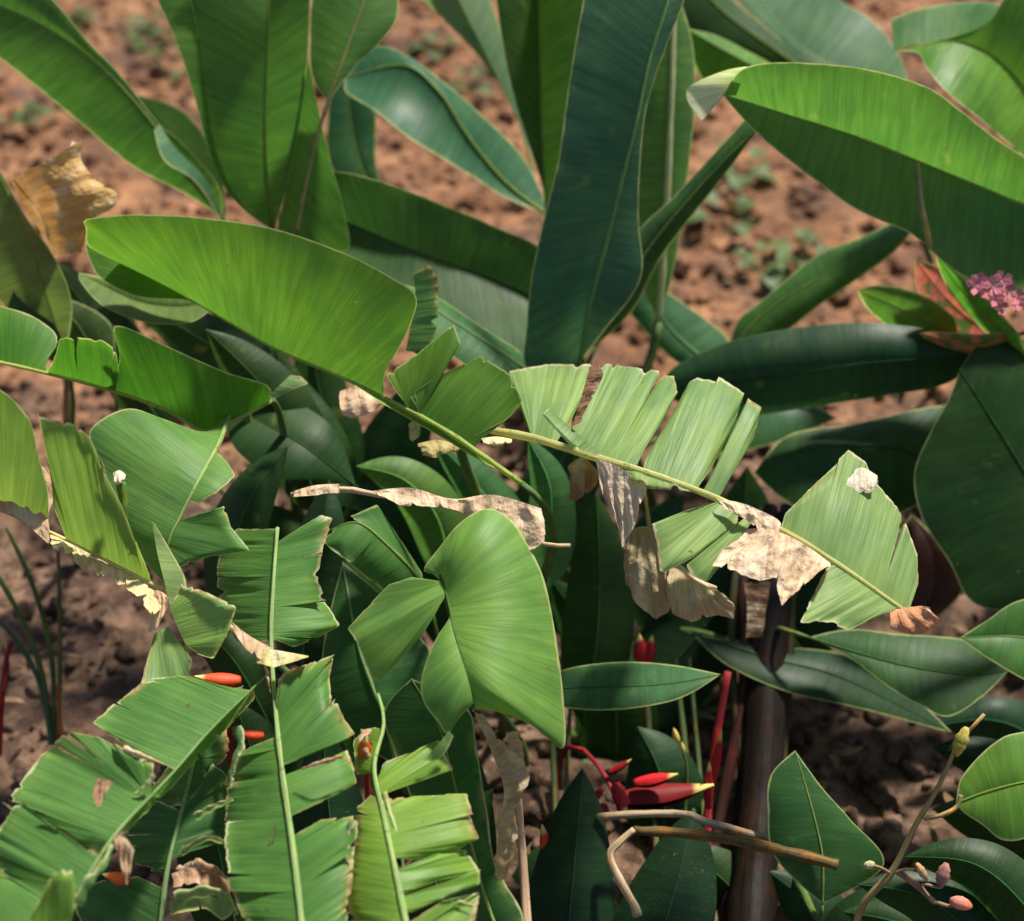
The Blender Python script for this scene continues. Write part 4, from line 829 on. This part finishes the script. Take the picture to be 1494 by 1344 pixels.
# croton shrub and leafy shrubs at the right edge
p = Plant('croton_shrub', 'croton shrub with pink-red and yellow-edged leaves at the right edge', 'shrub', None, at3=under(1480, 480, 2.6, .05))
CR = [([(1400,500,2.56),(1350,470,2.54),(1300,445,2.53),(1250,424,2.53)], 34, (.07,.17,.03), None),
      ([(1480,492,2.55),(1420,470,2.53),(1375,430,2.52),(1335,378,2.52)], 36, (.50,.17,.16), 'pink-red leaf'),
      ([(1500,520,2.5),(1440,462,2.48),(1400,420,2.48),(1365,372,2.48)], 18, (.06,.20,.03), None),
      ([(1480,490,2.5),(1435,504,2.48),(1390,500,2.48),(1340,486,2.5)], 17, (.46,.17,.14), 'pink-red leaf')]
for mid, half, col, lab in CR:
    C = cr(mid, 30); a, b = [], []
    for i in range(1, 8):
        t = i/8.0; c = at(C, t); e = at(C, min(1, t+.05)); tx, ty = e[0]-c[0], e[1]-c[1]; l = math.hypot(tx, ty) or 1
        wv = half*math.sin(math.pi*t**.8)**.6
        a.append((c[0]-ty/l*wv, c[1]+tx/l*wv)); b.append((c[0]+ty/l*wv, c[1]-tx/l*wv))
    p.leaf(mid, [([mid[0][:2]]+a+[mid[-1][:2]], -.02), ([mid[0][:2]]+b+[mid[-1][:2]], .04)], col, worn=.25, rib=.0025, ribcol=(.40,.30,.08), label=lab, sr=.006, scol=(.12,.10,.04), mat=M_CROTON if lab else None)
m = MB()
for x, y, r in ((1420,412,.011),(1462,402,.012),(1486,428,.011),(1460,444,.010),(1428,405,.012),(1448,412,.013),(1470,420,.012),(1452,430,.011),(1482,438,.010),(1436,420,.010)):
    r *= 1.45; c = px(x, y+6, 2.33+RNG.uniform(-.02, .02))
    for a in range(5):
        an = a*1.256+RNG.random(); tipp = c+RT*(math.cos(an)*r)+UP*(math.sin(an)*r)-AX*.004
        sd_ = (tipp-c).cross(AX).normalized()*r*.4; mi = c.lerp(tipp, .6)-AX*.004
        i0 = m.add(c, (0, 0)); i1 = m.add(mi+sd_, (0, .3)); i2 = m.add(tipp, (0, .5)); i3 = m.add(mi-sd_, (0, .3)); m.f.append((i0, i1, i2, i3))
p.part(m, 'blossom', M_BRACT, (.74,.24,.27), 'pink blossom cluster')

p = Plant('leafy_shrub', 'shrub twig with round bright green leaf and yellow rim at lower right edge', 'shrub', None, at3=gpx(1230, 1560))
lf = p.leaf([(1395,1172,2.0),(1440,1155,1.99),(1500,1140,1.98),(1580,1130,2.0)],
 [([(1395,1172),(1400,1140),(1420,1112),(1450,1084),(1480,1070),(1530,1072),(1580,1130)], .03), ([(1395,1172),(1405,1185),(1435,1205),(1462,1226),(1500,1222),(1550,1190),(1580,1130)], -.02)],
 (.10,.235,.04), worn=.2, rib=.002, ribcol=(.25,.35,.08), stalk=False, label='round bright green leaf')
p.stem([(1230,1560,2.1),(1250,1344,2.04),(1300,1275,2.02),(1335,1205,2.01),(1368,1150,2.0),(1398,1085,1.99),(1418,1062,1.98),(1436,1042,1.98)], .008, .0022, (.30,.24,.10), 'twig')
p.stem([(1348,1194,2.0),(1372,1190,1.99),(1395,1178,1.99),(1402,1160,1.99)], .004, .003, (.36,.28,.12), 'twig')
p.stem([(1310,1272,2.02),(1335,1290,2.01),(1365,1318,2.0)], .005, .004, (.32,.20,.12), 'twig')
def bud(x, y, d, r, col, L=1.7, dirv=(.3, -1), parent=p):
    m = MB(); c = px(x, y, d); dv = (RT*dirv[0]+UP*(-dirv[1])).normalized()
    pts = [c+dv*(r*L*(i/8.0*2-1)) for i in range(9)]
    rad = [r*max(.12, math.sin(math.pi*(.08+.86*i/8.0))**.7)*(1+.25*noise.noise(Vector((i*.9, x, y)))) for i in range(9)]
    n0 = dv.cross(AX).normalized(); b0 = dv.cross(n0); rings = []
    for i, q_ in enumerate(pts): rings.append([m.add(q_+n0*(math.cos(k*math.pi/4)*rad[i])+b0*(math.sin(k*math.pi/4)*rad[i]), (k/8, .2)) for k in range(8)])
    for a, b in zip(rings, rings[1:]):
        for k in range(8): m.f.append((a[k], a[(k+1) % 8], b[(k+1) % 8], b[k]))
    m.f.append(tuple(reversed(rings[0]))); m.f.append(tuple(rings[-1]))
    return parent.part(m, 'bud', M_STEM, col)
p.stem([(1355,1308,2.0),(1345,1290,2.0),(1372,1295,2.0),(1378,1282,2.0)], .0025, .002, (.30,.2,.12), 'twig')
p.stem([(1365,1316,2.0),(1385,1322,2.0),(1398,1318,1.99)], .003, .002, (.30,.2,.12), 'twig')
p.stem([(1300,1275,2.02),(1325,1268,2.01),(1345,1274,2.0)], .0025, .002, (.30,.2,.12), 'twig')
p.stem([(1300,1275,2.02),(1285,1266,2.01),(1270,1262,2.0)], .0025, .002, (.30,.2,.12), 'twig')
bud(1402, 1082, 1.98, .010, (.42,.36,.08), 2.2, (.4, -1)); bud(1376, 1276, 2.0, .010, (.34,.16,.14)); bud(1402, 1318, 1.99, .010, (.60,.22,.17), 1.6, (1, .3)); bud(1345, 1272, 2.0, .006, (.4,.3,.16), 2.4, (.5, .8))
bud(1268, 1262, 2.0, .006, (.45,.42,.25), 1.4, (1, -.3))

# thin grasslike stalks at the left
p = Plant('reed_clump', 'clump of thin green stalks standing in shaded soil at the left edge', 'plant', None, at3=gpx(75, 1085))
for pts, r, c in (([(75,1085,2.55),(60,980,2.5),(30,900,2.46),(-20,810,2.42)], .006, (.09,.15,.06)), ([(80,1080,2.55),(75,960,2.5),(50,860,2.46),(10,770,2.42)], .0055, (.07,.13,.05)),
                  ([(85,1080,2.55),(88,950,2.5),(86,850,2.46),(84,790,2.44)], .005, (.10,.13,.05)), ([(78,1085,2.55),(55,990,2.5),(20,930,2.47),(-30,880,2.45)], .005, (.06,.13,.08)), ([(90,1085,2.54),(86,1040,2.52),(84,1000,2.5)], .006, (.30,.11,.05))):
    p.stem(pts, r, r*.7, c, 'stalk')
p = Plant('wooden_stake', 'thin brown post in the soil between the two left leaves', 'stake', None, at3=px(97, 700, 2.9))
p.stem([(98,545,2.75),(97,600,2.78),(97,700,2.85)], .007, .008, (.30,.19,.10), 'pole', M_WOOD)

# ================================================================= soil
def build_soil():
    def axis(c0, c1, step, far):
        a = []; x = c0
        while x <= c1: a.append(x); x += step
        s = step; lo = c0; hi = c1; left = []; right = []
        while hi < far: s *= 1.35; hi += s; right.append(hi)
        s = step
        while lo > -far: s *= 1.35; lo -= s; left.append(lo)
        return list(reversed(left))+a+right
    X = axis(-2.6, 2.6, .022, 150); Y = axis(.8, 7.4, .022, 150)
    v = []; f = []
    for y in Y:
        for x in X:
            q = Vector((x, y, 0)); z = 0
            if abs(x) < 8 and -3 < y < 14:
                z = noise.noise(q*1.1)*.05+noise.noise(q*3.4)*.03+noise.noise(q*9)*.026+noise.noise(q*23)*.016
                c = noise.voronoi(q*14)[0]; z += .022*max(0, .5-c[0])
            v.append((x, y, z-.03))
    nx = len(X)
    for j in range(len(Y)-1):
        for i in range(nx-1):
            a = j*nx+i; f.append((a, a+1, a+nx+1, a+nx))
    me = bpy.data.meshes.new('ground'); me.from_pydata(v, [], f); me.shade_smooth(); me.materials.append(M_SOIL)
    o = bpy.data.objects.new('ground', me); COL.objects.link(o); o['kind'] = 'structure'; o['label'] = 'bare reddish brown soil'
    # crumbly clods
    rr = random.Random(5); cv = []; cf = []
    import bmesh
    def protos(sub, k_):
        b = bmesh.new(); bmesh.ops.create_icosphere(b, subdivisions=sub, radius=1); b.verts.ensure_lookup_table()
        sv = [x.co.copy() for x in b.verts]; sf = [[q.index for q in fc.verts] for fc in b.faces]; b.free(); out = []
        for i in range(k_):
            o3 = Vector((i*7.3, i*3.1, sub)); sc = Vector((rr.uniform(.75, 1.35), rr.uniform(.75, 1.35), rr.uniform(.55, 1.0)))
            w = []
            for p_ in sv:
                k = 1+.55*noise.noise(p_*1.3+o3)+.35*noise.noise(p_*2.9+o3)+.15*noise.noise(p_*6+o3)
                w.append(Vector((p_.x*sc.x*k, p_.y*sc.y*k, p_.z*sc.z*k)))
            out.append(w)
        return out, sf
    small, big = protos(2, 14), protos(3, 14)
    for _ in range(9000):
        y = 1.4+5.8*rr.random()**.9; x = rr.uniform(-.42, .42)*(y+.6)
        r = .004+.016*rr.random()**2.4+(.006+.022*rr.random() if rr.random() < (.13 if y > 2.5 else .02) else 0)
        pr, sf = big if r > .022 else small
        sv = rr.choice(pr); n0 = len(cv); an = rr.random()*6.28; ca, sa = math.cos(an)*r, math.sin(an)*r
        q0 = Vector((x, y, 0))
        zz = noise.noise(q0*1.1)*.05+noise.noise(q0*3.4)*.03+noise.noise(q0*9)*.02-.03
        for p_ in sv: cv.append((x+p_.x*ca-p_.y*sa, y+p_.x*sa+p_.y*ca, zz+r*.35+p_.z*r))
        cf += [[n0+i for i in t] for t in sf]
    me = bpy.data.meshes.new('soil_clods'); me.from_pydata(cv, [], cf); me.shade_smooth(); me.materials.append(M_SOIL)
    o = bpy.data.objects.new('soil_clods', me); COL.objects.link(o); o['kind'] = 'stuff'; o['label'] = 'crumbly clods of reddish soil'
build_soil()

def build_litter():
    rr = random.Random(8); m = MB()
    for _ in range(900):
        y = 1.5+5.0*rr.random(); x = rr.uniform(-.42, .42)*(y+.5); L = rr.uniform(.008, .032); an = rr.random()*6.28
        c = Vector((x, y, .015+rr.random()*.02)); dr = Vector((math.cos(an), math.sin(an), rr.uniform(-.3, .3)))
        sdv = Vector((-dr.y, dr.x, rr.uniform(-.4, .4))); prev = None; cu = rr.uniform(-.8, .8)
        wd_ = rr.choice((.06, .3, .45)) 
        for i in range(6):
            q = i/5; wv = L*wd_*math.sin(math.pi*(.08+.86*q))
            row = [m.add(c+dr*(L*2*(q-.5))+sdv*(wv*k)+Vector((0, 0, L*cu*(q-.5)**2*3+abs(k)*wv*.5)), (k, q*.05), .02) for k in (-1, 0, 1)]
            if prev:
                for k in (0, 1): m.f.append((prev[k], prev[k+1], row[k+1], row[k]))
            prev = row
    o = m.build('leaf_litter', M_DRY, None, None, (.30,.19,.11,1)); o['kind'] = 'stuff'; o['label'] = 'brown leaf litter and twigs scattered on the soil'
build_litter()

# weeds
def weed_mesh(seed, col):
    r = random.Random(seed); m = MB()
    for k in range(r.randint(6, 10)):
        an = k*2.4+r.random(); L = r.uniform(.03, .06); el = r.uniform(.25, .8); st = r.uniform(.01, .05)
        dr = Vector((math.cos(an)*math.cos(el), math.sin(an)*math.cos(el), math.sin(el))); sdv = dr.cross(Vector((0, 0, 1))).normalized(); b0 = dr*st; prev = None
        tube(m, [Vector((0, 0, -.02)), b0*.5, b0], .0012, .001, 4, caps=False)
        for i in range(7):
            t = i/6; wv = L*.36*math.sin(math.pi*min(1, t*.95+.04))**.8; c = b0+dr*(L*t)-Vector((0, 0, L*.5*t*t))
            row = [m.add(c+sdv*wv*q+Vector((0, 0, abs(q)*wv*.3)), (q, t*.1), .02) for q in (-1, 0, 1)]
            if prev:
                for q in (0, 1): m.f.append((prev[q], prev[q+1], row[q+1], row[q]))
            prev = row
    return m
WEEDS = [(115,35,'at the top left, right of the slanting leaf'),(232,75,'beside the pale fold of the broad upright leaf'),(265,110,'below the other weeds near the broad upright leaf'),(30,185,'left of the slanting leaf, at the left edge'),(640,75,'above the bluish cupped leaf'),(690,130,'between the cupped and the hanging leaf'),
 (1065,325,'right of the rolled dark leaf'),(1108,392,'between the rolled leaf and the long dark leaf'),(1168,385,'touching the long dark leaf on the soil'),(1080,255,'in dark soil just under the half-folded leaf'),(35,392,'behind the olive leaf at far left'),(215,45,'near the top edge between two leaves')]
prot = [weed_mesh(i, 0) for i in range(4)]
meshes = []
for i, (x, y, where) in enumerate(WEEDS):
    g = gpx(x, y, .0)
    if i < 4:
        o = prot[i].build('weed_seedling', M_LEAF, None, Vector((0, 0, 0)), (.09,.14,.045,.1)); meshes.append(o)
    else:
        o = meshes[i % 4].copy(); COL.objects.link(o)
    o.location = (g.x, g.y, -.005); o.rotation_euler = (0, 0, RNG.uniform(0, 6.28)); s_ = RNG.uniform(1.1, 1.9); o.scale = (s_, s_, s_)
    o['label'] = 'small bluish weed on soil '+where; o['category'] = 'weed'; o['group'] = 'small weeds scattered over the soil'
